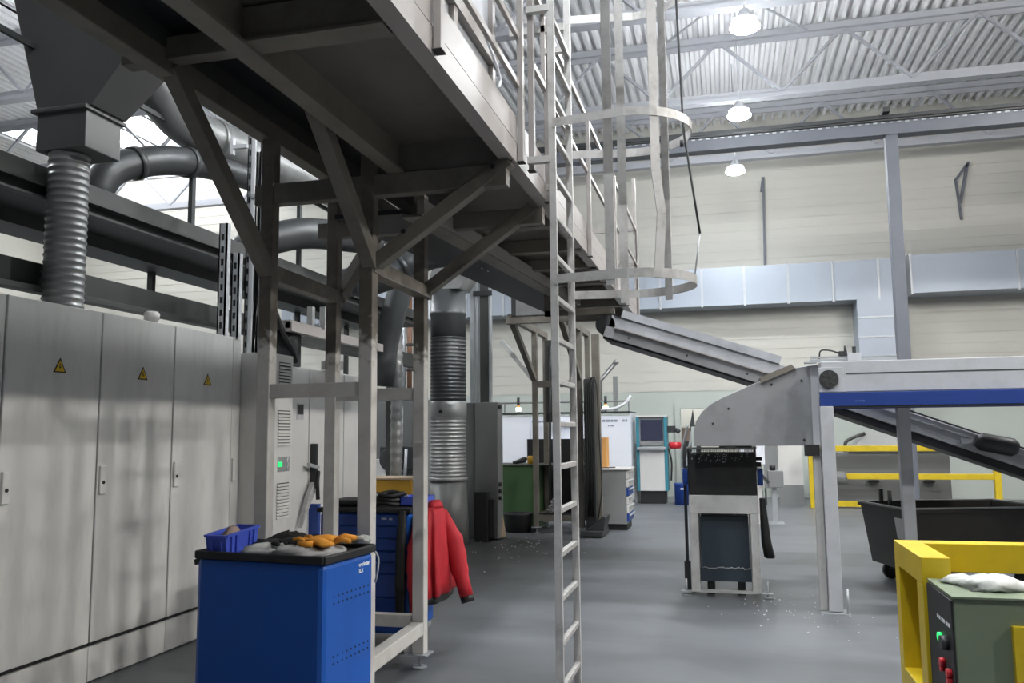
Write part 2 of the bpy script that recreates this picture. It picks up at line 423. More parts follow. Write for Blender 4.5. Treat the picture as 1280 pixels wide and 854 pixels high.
# steel roof trusses
def truss(y, label):
    t = thing('roof_truss', label, 'truss', (-2, y, 7.9), 'roof trusses under the deck')
    MB().box(-19.9, 15.9, y-0.09, y+0.09, 9.1, 9.22).box(-19.9, 15.9, y-0.015, y+0.015, 9.0, 9.1).build('top_chord', M['truss'], t)
    MB().box(-19.9, 15.9, y-0.10, y+0.10, 7.88, 7.96).box(-19.9, 15.9, y-0.015, y+0.015, 7.96, 8.08).build('bottom_chord', M['truss'], t)
    x = -19.4; up_ = True
    while x < 14.6:
        a = (x, y, 8.0 if up_ else 9.12); b = (x+1.15, y, 9.12 if up_ else 8.0)
        MB().beam(a, b, 0.05, 0.07, (0, 1, 0)).build('web_bar', M['truss'], t)
        x += 1.15; up_ = not up_
truss(16.1, 'grey lattice roof truss passing behind the middle ceiling lamp')
truss(19.8, 'grey lattice roof truss nearest the back wall')
truss(12.4, 'grey lattice roof truss above the nearest visible ceiling lamp')
# thin X wind bracing in the roof plane
MB().beam((-0.8, 12.5, 9.1), (1.8, 16.0, 9.1), 0.03, 0.03).beam((1.6, 12.5, 9.06), (-1.0, 16.0, 9.06), 0.03, 0.03)\
    .build('wind_brace', M['truss'])
tag(bpy.data.objects['wind_brace'], 'thin crossed steel wind brace below the roof deck', 'brace')

# ------------------------------------------------------------------ high bay lamps
def make_lamp(loc, label):
    t = thing('ceiling_lamp', label, 'lamp', loc, 'round high bay lamps')
    x, y, z = loc
    MB().lathe([(0.17, 0.06), (0.16, 0.09), (0.10, 0.13), (0.07, 0.22), (0.05, 0.25)], (x, y, z+0.012), 24, True).build('housing', M['truss'], t)
    MB().lathe([(0.03, -0.03), (0.11, -0.024), (0.17, -0.010), (0.195, 0.01), (0.195, 0.02), (0.165, 0.06)], (x, y, z), 24).build('diffuser', M['lampbright' if x > 5 else 'lampwhite'], t)
    MB().lathe([(0.15, 0.08), (0.165, 0.095), (0.10, 0.115)], (x, y, z+0.012), 20).build('added_uplight', M['uplightfill'], t)  # glowing ring added on top to brighten the roof deck
    MB().cyl((x, y, z+0.26), (x, y, 9.24), 0.008, 6).build('suspension_rod', M['truss'], t)
    return t
lamps = [((0.46, 11.03, 6.9), 'round white ceiling lamp, nearest and largest of the row'),
         ((0.44, 14.27, 6.9), 'round white ceiling lamp above the crane beam, middle of the row'),
         ((0.42, 17.46, 6.9), 'round white ceiling lamp closest to the back wall'),
         ((-9.9, 11.35, 6.9), 'bright ceiling lamp beside the duct hood at left'),
         ((-0.2, 7.8, 6.9), None), ((-0.2, 4.56, 6.9), None), ((-0.2, 1.32, 6.9), None),
         ((-9.9, 8.1, 6.9), None), ((-9.9, 4.9, 6.9), None), ((-9.9, 14.6, 6.9), None),
         ((7.0, 11.03, 6.9), None), ((7.0, 7.8, 6.9), None), ((7.0, 4.56, 6.9), None), ((7.0, 1.32, 6.9), None)]
for lc, lb in lamps:
    make_lamp(lc, lb or 'round high bay ceiling lamp further along the hall')

# ------------------------------------------------------------------ crane bridge and its hanging post
t = thing('crane_bridge', 'dark grey crane beam crossing the hall below the roof', 'crane beam', (4, 14, 6.25))
MB().box(-6, 12, 13.86, 14.16, 6.45, 6.475).box(-6, 12, 13.95, 13.99, 6.52, 6.58).build('rail', M['dark'], t)
cr = MB()
for i in range(150): cr.box(-5.9+i*0.118, -5.84+i*0.118, 13.885, 13.9, 6.42, 6.44)
MB().box(-6, 12, 13.9, 14.12, 6.24, 6.45).inlay(cr, M['galv']).build('girder', M['crane'], t)
MB().box(2.62, 2.72, 13.8, 14.2, 6.58, 6.66).build('end_stop', M['dark'], t)
t = thing('crane_column', 'dark grey steel column under the crane beam, right', 'column', (2.74, 14, 0))
MB().box(2.655, 2.835, 13.92, 14.1, 0.02, 6.24).build('shaft', M['crane'], t, 0.005)
MB().box(2.55, 2.94, 13.82, 14.2, 0, 0.02).build('base_plate', M['crane'], t)

# ------------------------------------------------------------------ rectangular duct on the back wall
t = thing('wall_duct', 'long pale grey rectangular sheet metal duct along the back wall', 'duct', (-4, 20.4, 4.53))
dm = MB(); dm.box(-11.5, 3.85, 20.2, 20.96, 4.53, 5.44); dm.build('duct_run', M['ductwall'], t)
MB().box(3.04, 3.85, 20.18, 20.9, 2.3, 4.53).build('drop_duct', M['ductwall'], t)
fm = MB(); x = -11.2
while x < 3.8:
    fm.box(x, x+0.05, 20.17, 20.2, 4.5, 5.47); x += 0.98
fm.build_each('flange', M['galv'], t)
fm = MB()
for z in (2.75, 3.2, 3.65, 4.1): fm.box(3.03, 3.86, 20.165, 20.18, z, z+0.03)
fm.build_each('drop_flange', M['galv'], t)
t = thing('duct_branch', 'shorter grey duct section beside the crane column at right', 'duct', (6, 20.2, 4.6))
MB().box(4.2, 11, 20.05, 20.96, 4.6, 5.46).build('duct_run', M['ductwall'], t)
MB().box(4.16, 4.2, 20.02, 20.97, 4.57, 5.49).box(6.3, 6.34, 20.02, 20.05, 4.57, 5.49).build_each('flange', M['galv'], t)
t = thing('duct_hanger', 'thin dark hanger rod on the white wall above the duct', 'hanger', (1.15, 20.9, 5.45))
MB().beam((1.15, 20.85, 7.75), (1.10, 20.85, 5.45), 0.05, 0.05).build('rod', M['crane'], t)
MB().beam((1.10, 20.85, 7.4), (1.15, 20.85, 7.75), 0.07, 0.07).build('bracket', M['crane'], t)
t = thing('wall_bracket', 'small V shaped steel bracket high on the back wall at right', 'bracket', (5.55, 20.9, 6.4))
MB().beam((5.45, 20.95, 7.35), (5.75, 20.95, 7.75), 0.06, 0.06).build('top_bar', M['crane'], t)
MB().beam((5.45, 20.95, 7.35), (5.52, 20.95, 6.4), 0.05, 0.05).build('left_bar', M['crane'], t)
MB().beam((5.72, 20.95, 7.7), (5.52, 20.95, 6.8), 0.06, 0.06).build('right_bar', M['crane'], t)

# ================================================================== LEFT: electrical cabinets
def warn_sign(parent, x, y, z, s):
    k = MB().prism([(y-s/2, z), (y+s/2, z), (y, z+s*0.9)], 'x', x, x+0.003).build('warning_sign', M['signblack'], parent)
    MB().prism([(y-s*0.37, z+s*0.075), (y+s*0.37, z+s*0.075), (y, z+s*0.74)], 'x', x+0.003, x+0.004).build('sign_face', M['signyellow'], k)
    MB().prism([(y-s*0.03, z+s*0.56), (y+s*0.03, z+s*0.56), (y-s*0.0, z+s*0.36), (y+s*0.08, z+s*0.36), (y-s*0.03, z+s*0.12), (y+s*0.0, z+s*0.29), (y-s*0.08, z+s*0.29)], 'x', x+0.004, x+0.005).build('flash_symbol', M['signblack'], k)
CX = -4.06
edges = [3.21, 3.99, 4.775, 5.555, 6.345]
names = ['leftmost of the tall white electrical cabinets, only its right edge showing',
         'tall white electrical cabinet right below the ribbed vertical duct',
         'white electrical cabinet with a warning triangle in its middle and a lamp on top joint',
         'white electrical cabinet with warning triangle just left of the air conditioning unit']
for i in range(4):
    y0, y1 = edges[i], edges[i+1]
    t = thing('electrical_cabinet', names[i], 'cabinet', (-4.35, (y0+y1)/2, 0), 'white electrical cabinets')
    MB().box(-4.66, CX-0.022, y0+0.004, y1-0.004, 0.10, 2.44).build('body', M['cab'], t, 0.004)
    MB().box(-4.6, CX-0.09, y0, y1, 0.0, 0.06).build('toe_base', M['grey'], t)
    MB().box(-4.62, CX-0.03, y0+0.003, y1-0.003, 0.0, 0.235).box(CX-0.03, CX-0.004, y0+0.003, y1-0.003, 0.012, 0.23).build('plinth', M['cab'], t, 0.003)
    MB().box(-4.6, CX-0.012, y0+0.003, y1-0.003, 0.236, 0.256).box(-4.6, CX-0.012, y0, y0+0.004, 0.26, 2.43).build('dark_joint', M['black'], t)
    d = MB().box(CX-0.02, CX, y0+0.007, y1-0.007, 0.258, 2.435).build('door', M['cab'], t, 0.005)
    hd = MB().box(CX, CX+0.018, y0+0.02, y0+0.075, 1.21, 1.40).build('door_handle', M['cab'], d, 0.006)
    MB().cyl((CX+0.018, y0+0.048, 1.29), (CX+0.022, y0+0.048, 1.29), 0.012, 12).build('lock', M['black'], d)
    warn_sign(d, CX+0.0005, (y0+y1)/2+0.03, 2.0, 0.105)
# end filler and narrow edge strip
t = thing('electrical_cabinet', 'narrow white cabinet strip between last tall door and cooling unit', 'cabinet', (-4.35, 6.41, 0))
MB().box(-4.66, CX-0.004, 6.349, 6.47, 0.0, 2.43).build('body', M['cab'], t, 0.004)
MB().box(CX-0.004, CX+0.014, 6.36, 6.41, 1.21, 1.40).build('door_handle', M['cab'], t, 0.005)
# beacon on the joint
t = thing('beacon_lamp', 'small white round lamp on top of the electrical cabinets', 'lamp', (-4.16, 5.40, 2.44))
MB().lathe([(0.045, 0), (0.045, 0.03), (0.055, 0.03), (0.058, 0.075), (0.04, 0.09)], (-4.16, 5.40, 2.44), 16).build('dome', M['cab'], t)
# cooling unit
t = thing('cooling_unit', 'tall white cabinet cooling unit with louvres and small control panel', 'air conditioner', (-3.93, 6.68, 0))
ax0, ax1, ay0, ay1 = CX, -3.81, 6.475, 6.93
MB().box(-4.62, ax1, ay0, ay1, 0.0, 2.31).build('housing', M['cab'], t, 0.012)
def louvre(z0, z1, n):
    l = MB(); bk = MB().box(ax1, ax1+0.002, ay0+0.20, ay1-0.05, z0, z1).build('vent', M['black'], t)
    for i in range(n):
        z = z0+(z1-z0)*(i+0.15)/n
        l.prism([(ax1+0.002, z), (ax1+0.014, z-0.006), (ax1+0.014, z+0.004), (ax1+0.002, z+(z1-z0)/n*0.55)], 'y', ay0+0.19, ay1-0.045)
    l.build('slats', M['cab'], bk)
louvre(1.98, 2.24, 9); louvre(1.50, 1.81, 11); louvre(0.86, 1.17, 11); louvre(0.55, 0.68, 4)
p_ = MB().box(ax1, ax1+0.004, ay0+0.20, ay1-0.05, 1.27, 1.40).build('control_panel', M['cabgrey'], t)
MB().box(ax1+0.004, ax1+0.007, ay0+0.20, ay0+0.27, 1.315, 1.355).build('green_display', M['greenglow'], p_)
MB().tube([(ax1+0.005, ay1-0.08, 1.39), (ax1+0.005, ay1-0.10, 1.35), (ax1+0.005, ay1-0.08, 1.345), (ax1+0.005, ay1-0.095, 1.29)], [0.004, 0.008, 0.004, 0.01], 8).build('emblem', M['ink'], p_)
# second, lower cabinet row
e2 = [6.94, 7.72, 8.52, 9.36]
l2 = ['lower white machine cabinet directly right of the cooling unit, small dark plate', 'lower white machine cabinet behind the near frame posts', 'lower white machine cabinet at the far end of the row']
for i in range(3):
    t = thing('machine_cabinet', l2[i], 'cabinet', (-4.4, (e2[i]+e2[i+1])/2, 0), 'lower white machine cabinets')
    MB().box(-4.8, CX-0.02, e2[i]+0.004, e2[i+1]-0.004, 0, 2.26).build('body', M['whitemach'], t, 0.004)
    d = MB().box(CX-0.02, CX, e2[i]+0.008, e2[i+1]-0.008, 0.08, 2.25).build('door', M['whitemach'], t, 0.004)
    if i == 0:
        MB().box(CX, CX+0.004, 7.46, 7.60, 1.74, 1.90).build('nameplate', M['label'], d)
        MB().box(CX+0.004, CX+0.006, 7.47, 7.59, 1.79, 1.89).build('nameplate_face', M['black'], d)
        MB().box(CX, CX+0.004, 7.0, 7.25, 2.13, 2.17).build('model_plate', M['greyink'], d)

# ------------------------------------------------------------------ cable gallery above the cabinets
t = thing('cable_gallery', 'dark steel cable gallery running above the white cabinets', 'gallery', (-4.7, 8, 2.45))
MB().box(-4.55, -4.5, 2.0, 12.0, 3.22, 3.46).box(-5.55, -4.55, 2.0, 12.0, 3.22, 3.25).box(-5.55, -5.5, 2.0, 12.0, 3.25, 3.5).build('trough', M['gallery'], t, 0.003)
MB().box(-4.5, -4.44, 2.0, 12.0, 3.30, 3.315).box(-4.5, -4.42, 2.0, 12.0, 3.205, 3.22).build('flange', M['gallery'], t)
MB().box(-4.95, -4.88, 2.0, 12.0, 3.12, 3.22).build('under_runner', M['gallery'], t)
MB().box(-5.20, -5.175, 5.9, 6.35, 3.205, 3.22).box(-5.17, -5.145, 6.7, 7.3, 3.205, 3.22).box(-5.17, -5.145, 7.9, 8.7, 3.205, 3.22).build_each('light_slit', M['ink'], t)  # white strips painted for light lines on the trough underside
MB().box(-4.62, -4.5, 2.0, 12.0, 2.60, 2.78).box(-4.5, -4.4, 2.0, 12.0, 2.56, 2.60).build('lower_beam', M['gallery'], t, 0.003)
for y in (4.85, 5.0, 6.15, 7.6, 9.1, 10.6):
    MB().box(-5.50, -5.44, y+0.9, y+0.95, 0.0, 3.22).build('stanchion', M['gallery'], t)
MB().box(-4.60, -4.48, 11.0, 11.12, 0.0, 3.22).box(-4.6, -4.5, 2.6, 2.7, 2.44, 2.62).build_each('support_post', M['gallery'], t)
t = thing('gallery_rail', 'thin dark railing standing on the cable gallery', 'railing', (-4.55, 8, 3.46))
for y in (6.35, 8.3, 10.2):
    MB().box(-4.56, -4.52, y, y+0.05, 3.46, 4.30).build('post', M['dark'], t)
MB().box(-4.56, -4.53, 3.0, 12.0, 4.27, 4.31).build('top_rail', M['dark'], t)

# ribbed vertical duct at far left, with hood and transition above it
t = thing('vertical_duct', 'ribbed spiral duct with grey hood standing on the white cabinets', 'duct', (-4.25, 4.72, 2.44))
MB().lathe(corr(0.0, 1.10, 0.128, 0.006, 0.05), (-4.345, 4.72, 2.44), 28).build('spiral_pipe', M['pipe'], t)
MB().box(-4.50, -4.10, 4.58, 4.92, 3.54, 3.82).box(-4.53, -4.08, 4.55, 4.95, 3.80, 3.83).build('damper_box', M['hoodsteel'], t, 0.006)
hp = MB()
a = [(-4.50, 4.58, 3.83), (-4.06, 4.58, 3.83), (-4.06, 4.92, 3.83), (-4.50, 4.92, 3.83)]
b = [(-4.75, 4.55, 4.75), (-3.66, 4.55, 4.27), (-3.66, 5.0, 4.27), (-4.75, 5.0, 4.75)]
c = [(-4.45, 4.55, 5.6), (-3.62, 4.55, 5.2), (-3.62, 5.0, 5.2), (-4.45, 5.0, 5.6)]
vs = a+b+c
fs = [(0, 1, 2, 3)]+[(k*4+i, k*4+(i+1) % 4, (k+1)*4+(i+1) % 4, (k+1)*4+i) for k in range(2) for i in range(4)]+[(8, 9, 10, 11)]
hp.add(vs, fs); hp.build('transition_hood', M['hoodsteel'], t)

# elbow ducts above the gallery
def pipe_thing(name, label, pts, r, m, bands=(), amp=0.0):
    t = thing(name, label, 'duct', tuple(pts[0]))
    P = smooth_path(pts, 5)
    (ribbed_tube(P, r, amp, 0.12) if amp else MB().tube(P, r, 24)).build('pipe', M[m], t)
    for k in bands:
        a = Vector(pts[k]); b = Vector(pts[k+1]); mid = a+(b-a)*0.5; d = (b-a).normalized()*0.03
        MB().cyl(mid-d, mid+d, r+0.012, 24).build('clamp_band', M[m], t)
    return t
pipe_thing('duct_elbow', 'dark grey duct elbow rising out of the cable gallery', [(-4.78, 5.38, 3.30), (-4.68, 5.48, 3.72), (-4.55, 5.95, 3.93), (-4.5, 6.6, 4.08), (-4.5, 8.0, 4.22)], 0.125, 'pipedark', (1, 2))
pipe_thing('duct_elbow', 'large grey duct curving down beside the diagonal brace, upper left', [(-4.62, 5.80, 5.6), (-4.62, 5.80, 4.95), (-4.60, 5.85, 4.55), (-4.55, 6.25, 4.32), (-4.48, 7.0, 4.34), (-4.35, 9.5, 4.5)], 0.185, 'pipe', (0, 3))
pipe_thing('duct_elbow', 'dim duct bend behind the strut channels over the gallery', [(-4.9, 7.6, 3.4), (-4.75, 7.75, 3.62), (-4.4, 8.2, 3.82), (-3.9, 9.0, 3.86)], 0.17, 'pipedark')
pipe_thing('duct_elbow', 'dark flexible duct between the left frame posts', [(-4.2, 8.6, 3.3), (-3.7, 8.7, 3.32), (-3.25, 8.9, 3.62), (-2.7, 9.1, 3.75)], 0.16, 'pipedark', (0, 1), 0.01)
pipe_thing('suction_pipe', 'black slanted suction pipe between the two right frame posts', [(-4.25, 10.0, 2.2), (-4.2, 10.0, 2.75), (-3.9, 10.0, 3.75), (-3.75, 10.0, 4.3)], 0.16, 'pipedark')
pipe_thing('spiral_tube', 'shiny narrow ribbed tube beside the black slanted pipe', [(-4.28, 10.6, 0.0), (-4.28, 10.6, 3.0), (-4.28, 10.6, 3.95)], 0.075, 'pipe', (), 0.012)

# perforated strut channels (cable riser) standing on the cabinets
def strut(x0, y0, z0, z1, wd, label):
    t = thing('strut_channel', label, 'channel', (x0, y0, z0), 'perforated strut channels')
    MB().box(x0, x0+wd, y0, y0+0.015, z0, z1).box(x0, x0+0.012, y0, y0+0.06, z0, z1).box(x0+wd-0.012, x0+wd, y0, y0+0.06, z0, z1)
    chn = MB().box(x0, x0+wd, y0, y0+0.015, z0, z1).box(x0, x0+0.012, y0, y0+0.06, z0, z1).box(x0+wd-0.012, x0+wd, y0, y0+0.06, z0, z1)
    sl = MB(); z = z0+0.06
    while z < z1-0.06:
        sl.box(x0+wd*0.34, x0+wd*0.66, y0-0.002, y0, z, z+0.055); z += 0.11
    chn.inlay(sl, M['black']).build('channel', M['zinc'], t)
strut(-4.17, 6.25, 2.44, 3.42, 0.075, 'perforated strut channel, left one of the two short ones on cabinets')
strut(-4.12, 6.375, 2.43, 3.18, 0.07, 'perforated strut channel, right one of the two short ones on cabinets')
strut(-4.13, 6.60, 2.31, 4.33, 0.05, 'tall perforated strut channel left of the bright bar')
strut(-4.00, 6.60, 2.31, 4.28, 0.065, 'tall perforated strut channel right of the bright bar')
t = thing('conduit_bar', 'bright vertical metal bar between the tall strut channels', 'conduit', (-4.05, 6.58, 2.31))
MB().box(-4.072, -4.038, 6.57, 6.59, 2.31, 4.33).build('bar', M['ink'], t)
MB().box(-4.06, -3.94, 6.555, 6.57, 3.72, 3.76).build('clamp', M['zinc'], t)
t = thing('cable_bracket', 'short pale T shaped bracket near the top of the struts', 'bracket', (-4.2, 6.58, 4.15))
MB().box(-4.29, -4.26, 6.56, 6.60, 4.15, 4.30).box(-4.26, -4.12, 6.56, 6.60, 4.20, 4.235).build('tee', M['ink'], t)
t = thing('cable_bundle', 'bundle of black cables hanging beside the strut channels', 'cables', (-3.9, 6.36, 2.44))
for i in range(5):
    x = -4.14+i*0.04
    MB().tube(smooth_path([(x, 6.70, 2.32), (x+0.02, 6.72, 3.0), (x-0.01, 6.70, 3.5), (x, 6.71, 4.2)]), 0.016, 8).build('cable', M['black'], t)

# ================================================================== SUPPORT FRAME (near)
def support_frame(label, posts, zt, zrail, dy, brz, mat_, feet=True):
    """posts: near-left, far-left, near-right, far-right as (x, y); square tube 0.085"""
    s = 0.085
    t = thing('steel_gantry', label, 'frame', ((posts[0][0]+posts[2][0])/2, (posts[0][1]+posts[1][1])/2, 0))
    for x, y in posts:
        MB().box(x, x+s, y, y+s, 0.10, zt).build('post', mat_, t, 0.006)
        MB().box(x-0.03, x+s+0.03, y-0.03, y+s+0.03, 0.09, 0.10).cyl((x+s/2, y+s/2, 0.012), (x+s/2, y+s/2, 0.09), 0.012, 8).lathe([(0.05, 0), (0.05, 0.012)], (x+s/2, y+s/2, 0), 12).build('foot', M['galv'], t)
    nl, fl_, nr, fr = posts
    for z in zrail:
        MB().beam((nl[0]+s, nl[1]+s/2, z), (nr[0], nr[1]+s/2, z), 0.07, 0.088).build('cross_rail', mat_, t, 0.004)
        MB().beam((fl_[0]+s, fl_[1]+s/2, z), (fr[0], fr[1]+s/2, z), 0.07, 0.088).build('cross_rail', mat_, t, 0.004)
    return t, s
P1, P2, P3, P4 = (-2.75, 4.55), (-2.80, 5.55), (-2.08, 4.55), (-2.12, 5.55)
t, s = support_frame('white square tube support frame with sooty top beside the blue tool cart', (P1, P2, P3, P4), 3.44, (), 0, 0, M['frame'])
fr_root = t
F = M['frame']
def rail(a, b, wd=0.07, ht=0.085, name='rail', m_=None, par=None): return MB().beam(a, b, wd, ht).build(name, m_ or F, par or fr_root, 0.005)
rail((-2.665, 4.595, 1.86), (-2.08, 4.595, 1.86)); rail((-2.72, 5.595, 1.875), (-2.12, 5.595, 1.875))
rail((-2.045, 4.635, 0.27), (-2.08, 5.55, 0.27), 0.085, 0.085); rail((-2.715, 5.595, 0.31), (-2.12, 5.595, 0.31)); rail((-2.71, 4.635, 0.27), (-2.76, 5.55, 0.27), 0.085, 0.085)
rail((-2.03, 4.56, 2.60), (-2.06, 5.66, 2.60), 0.09, 0.09); rail((-2.71, 4.56, 2.60), (-2.75, 5.66, 2.60), 0.085, 0.10)
# longitudinal top beams (left at frame top, right one carrying the deck)
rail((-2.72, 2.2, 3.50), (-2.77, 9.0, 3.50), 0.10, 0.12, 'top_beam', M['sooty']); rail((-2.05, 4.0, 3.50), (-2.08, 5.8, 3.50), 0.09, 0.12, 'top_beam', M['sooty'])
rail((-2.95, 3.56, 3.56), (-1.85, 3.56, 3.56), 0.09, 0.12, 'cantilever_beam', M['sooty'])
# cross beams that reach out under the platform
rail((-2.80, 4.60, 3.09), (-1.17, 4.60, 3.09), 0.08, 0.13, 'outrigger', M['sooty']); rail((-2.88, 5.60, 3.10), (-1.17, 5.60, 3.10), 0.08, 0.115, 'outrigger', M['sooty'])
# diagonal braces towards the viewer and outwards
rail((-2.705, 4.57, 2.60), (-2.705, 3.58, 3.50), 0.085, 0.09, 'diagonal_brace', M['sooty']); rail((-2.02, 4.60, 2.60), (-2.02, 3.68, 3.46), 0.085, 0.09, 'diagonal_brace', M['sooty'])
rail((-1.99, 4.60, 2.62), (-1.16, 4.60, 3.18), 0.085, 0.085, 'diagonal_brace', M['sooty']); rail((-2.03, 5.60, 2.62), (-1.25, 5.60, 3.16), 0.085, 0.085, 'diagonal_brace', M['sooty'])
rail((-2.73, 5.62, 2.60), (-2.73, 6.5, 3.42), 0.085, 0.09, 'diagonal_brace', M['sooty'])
for q in ((-1.25, 4.555, 3.135), (-1.8, 4.555, 2.79)):
    MB().cyl(q, (q[0], q[1]-0.012, q[2]), 0.014, 10).build('bolt', M['black'], fr_root)
MB().box(-2.02, -1.99, 4.65, 5.58, 2.555, 2.56).build('edge_wear', M['rim'], fr_root)

# ================================================================== MAINTENANCE PLATFORM
t = thing('maintenance_platform', 'raised steel maintenance platform with railing overhead', 'platform', (-1.5, 7, 3.15))
PF = M['platf']; pl_root = t
EX = -1.13
MB().box(EX-0.008, EX, 1.6, 11.75, 3.18, 3.30).box(EX-0.085, EX-0.008, 1.6, 11.75, 3.18, 3.19).box(EX-0.07, EX-0.008, 1.6, 11.75, 3.292, 3.30).build('edge_channel', PF, t)
MB().box(EX-0.014, EX-0.004, 1.6, 11.75, 3.31, 3.47).build('kick_plate', PF, t)
MB().box(-1.90, EX-0.01, 1.6, 4.60, 3.335, 3.35).box(-2.0, EX-0.01, 4.60, 11.75, 3.285, 3.30).box(-1.9, EX-0.01, 4.59, 4.60, 3.16, 3.35).build('deck_plate', M['deck'], t)
MB().box(-1.90, -1.80, 1.6, 4.55, 3.15, 3.17).box(-1.865, -1.835, 1.6, 4.55, 3.17, 3.335).build('main_girder', M['sooty'], t)
MB().box(-1.84, EX-0.085, 2.86, 2.94, 3.17, 3.32).box(-1.84, EX-0.085, 2.84, 2.96, 3.165, 3.178).build('cross_girder', M['sooty'], t)
for i, (y, z, hgt) in enumerate(((6.25, 3.18, 0.10), (7.1, 3.17, 0.11), (7.95, 3.18, 0.10), (8.8, 3.17, 0.11), (9.65, 3.18, 0.1), (10.5, 3.17, 0.11), (11.6, 3.17, 0.12))):
    MB().box(-2.0, EX-0.02, y-0.05, y+0.05, z, z+hgt).build('cross_girder', M['sooty'], t)
# guard rail
def gpost(y, z1, z0=3.16, wd=0.05, x=EX+0.004):
    MB().box(x, x+0.035, y, y+wd, z0, z1).build('railing_post', PF, t, 0.003)
    MB().box(x-0.008, x+0.04, y-0.004, y+wd+0.004, z0-0.004, z0+0.0).build('post_cap', M['black'], t)
gpost(3.17, 4.50, 3.20, 0.055); gpost(4.66, 4.50, 3.19); gpost(4.82+0.02, 4.5, 3.19, 0.05, EX+0.03)
for y in (5.45, 7.3, 9.2, 10.35, 11.72): gpost(y, 4.48)
for z0, z1, ya, yb in ((4.43, 4.48, 1.6, 4.7), (3.95, 3.99, 1.6, 4.7), (3.645, 3.685, 1.6, 4.7), (4.43, 4.48, 5.45, 11.77), (3.93, 3.97, 5.45, 11.77)):
    MB().box(EX-0.005, EX+0.02, ya, yb, z0, z1).build('guard_rail', PF, t, 0.003)
MB().box(EX-0.02, EX+0.02, 11.72, 11.77, 3.2, 5.2).build('railing_post', PF, t)
MB().box(-1.9, EX, 11.72, 11.76, 4.43, 4.48).box(-1.9, EX, 11.72, 11.76, 3.93, 3.97).build_each('guard_rail', PF, t)
# self closing gate by the ladder
MB().box(EX+0.0, EX+0.03, 4.98, 5.0, 3.95, 4.5).box(EX+0.0, EX+0.03, 5.38, 5.4, 3.95, 4.5).box(EX, EX+0.03, 4.98, 5.4, 4.46, 4.5).box(EX, EX+0.03, 4.98, 5.4, 3.93, 3.97).build('gate', PF, t)
MB().tube(smooth_path([(EX-0.05, 4.2, 3.74), (EX-0.02, 4.0, 3.70), (EX+0.02, 4.12, 3.56), (EX+0.0, 4.3, 3.54), (EX+0.01, 4.22, 3.46)]), 0.008, 6).build('wire_loop', M['ink'], t)
# inner wall sheet and machine casing standing on the platform
t2 = thing('platform_machine', 'tall grey machine casing standing on the raised platform', 'machine', (-1.6, 4, 3.35))
MB().box(-1.78, -1.30, 1.6, 4.75, 3.36, 5.6).build('casing', M['chain_steel'], t2, 0.01)
for y in (1.9, 2.9, 3.9, 4.65): MB().box(-1.30, -1.27, y, y+0.06, 3.37, 5.5).build('casing_rib', M['platf'], t2)
MB().box(-1.30, -1.26, 1.6, 4.75, 3.80, 3.92).build('casing_rail', M['platf'], t2)

# dark conveyor running overhead, left of the platform
t = thing('overhead_conveyor', 'black underside of the overhead conveyor between the two top beams', 'conveyor', (-2.3, 6, 3.6))
cv = MB()
for x0, x1 in ((-2.68, -2.42), (-2.413, -2.14), (-2.134, -1.88)):
    cv.box(x0, x1, 1.2, 9.2, 3.66, 3.70)
cv.build('belt_tray', M['belt'], t)
cl = MB(); y = 1.3
while y < 9.2:
    cl.box(-2.68, -1.88, y, y+random.uniform(0.12, 0.42), 3.70, 3.72); y += 0.46
cl.build('cross_tie', M['belt'], t)
MB().box(-2.70, -2.68, 1.2, 9.2, 3.56, 3.9).box(-1.88, -1.87, 1.2, 9.2, 3.47, 3.9).build('side_sheet', M['gallery'], t)

# lower tray conveyor that continues under the platform to the far frame
t = thing('tray_conveyor', 'black bellied conveyor trough sloping under the platform to the far frame', 'conveyor', (-1.9, 7, 3.1))
a0 = Vector((-1.86, 5.0, 3.06)); b0 = Vector((-1.72, 11.45, 3.28))
MB().beam(a0, b0, 0.05, 0.10).build('side_rail', M['platf'], t)
MB().beam(a0+Vector((-0.06, 0, -0.055)), b0+Vector((-0.06, 0, -0.055)), 0.14, 0.015).build('bottom_flange', M['sooty'], t)
MB().beam(a0+Vector((-0.36, 0, -0.02)), b0+Vector((-0.36, 0, -0.02)), 0.50, 0.03).build('belly', M['belt'], t)
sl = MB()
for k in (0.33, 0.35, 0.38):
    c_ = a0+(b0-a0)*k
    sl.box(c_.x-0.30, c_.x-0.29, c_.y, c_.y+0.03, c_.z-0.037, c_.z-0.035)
sl.build('light_dot', M['ink'], t)  # white dots stand in for light leaking through the belly

# ------------------------------------------------------------------ far support frame
Q1, Q2, Q3, Q4 = (-2.98, 13.15), (-2.98, 14.0), (-2.25, 13.15), (-2.25, 14.0)
t, s = support_frame('far grey support frame around the lift under the platform end', (Q1, Q2, Q3, Q4), 3.30, (), 0, 0, M['sooty'])
FS = M['tablewhite']
for a, b in (((-2.9, 13.19, 2.36), (-2.25, 13.19, 2.36)), ((-2.9, 13.19, 0.24), (-2.25, 13.19, 0.24)), ((-2.94, 11.6, 3.25), (-2.94, 14.1, 3.25)), ((-2.21, 11.6, 3.25), (-2.21, 14.1, 3.25)), ((-3.0, 11.62, 3.20), (-1.6, 11.62, 3.20)), ((-2.94, 13.2, 0.24), (-2.94, 14.0, 0.24))):
    rail(a, b, 0.08, 0.10, 'rail', M['sooty'], t)
rail((-2.94, 13.15, 2.45), (-2.94, 11.75, 3.18), 0.08, 0.09, 'diagonal_brace', M['sooty'], t)
rail((-2.21, 13.15, 2.45), (-2.21, 11.75, 3.18), 0.08, 0.09, 'diagonal_brace', M['sooty'], t)
rail((-2.98, 13.19, 2.45), (-3.5, 13.19, 3.1), 0.06, 0.07, 'diagonal_brace', M['tablewhite'], t)
MB().box(-2.98, -2.17, 13.16, 13.24, 0.29, 0.32).build('shelf', M['dark'], t)
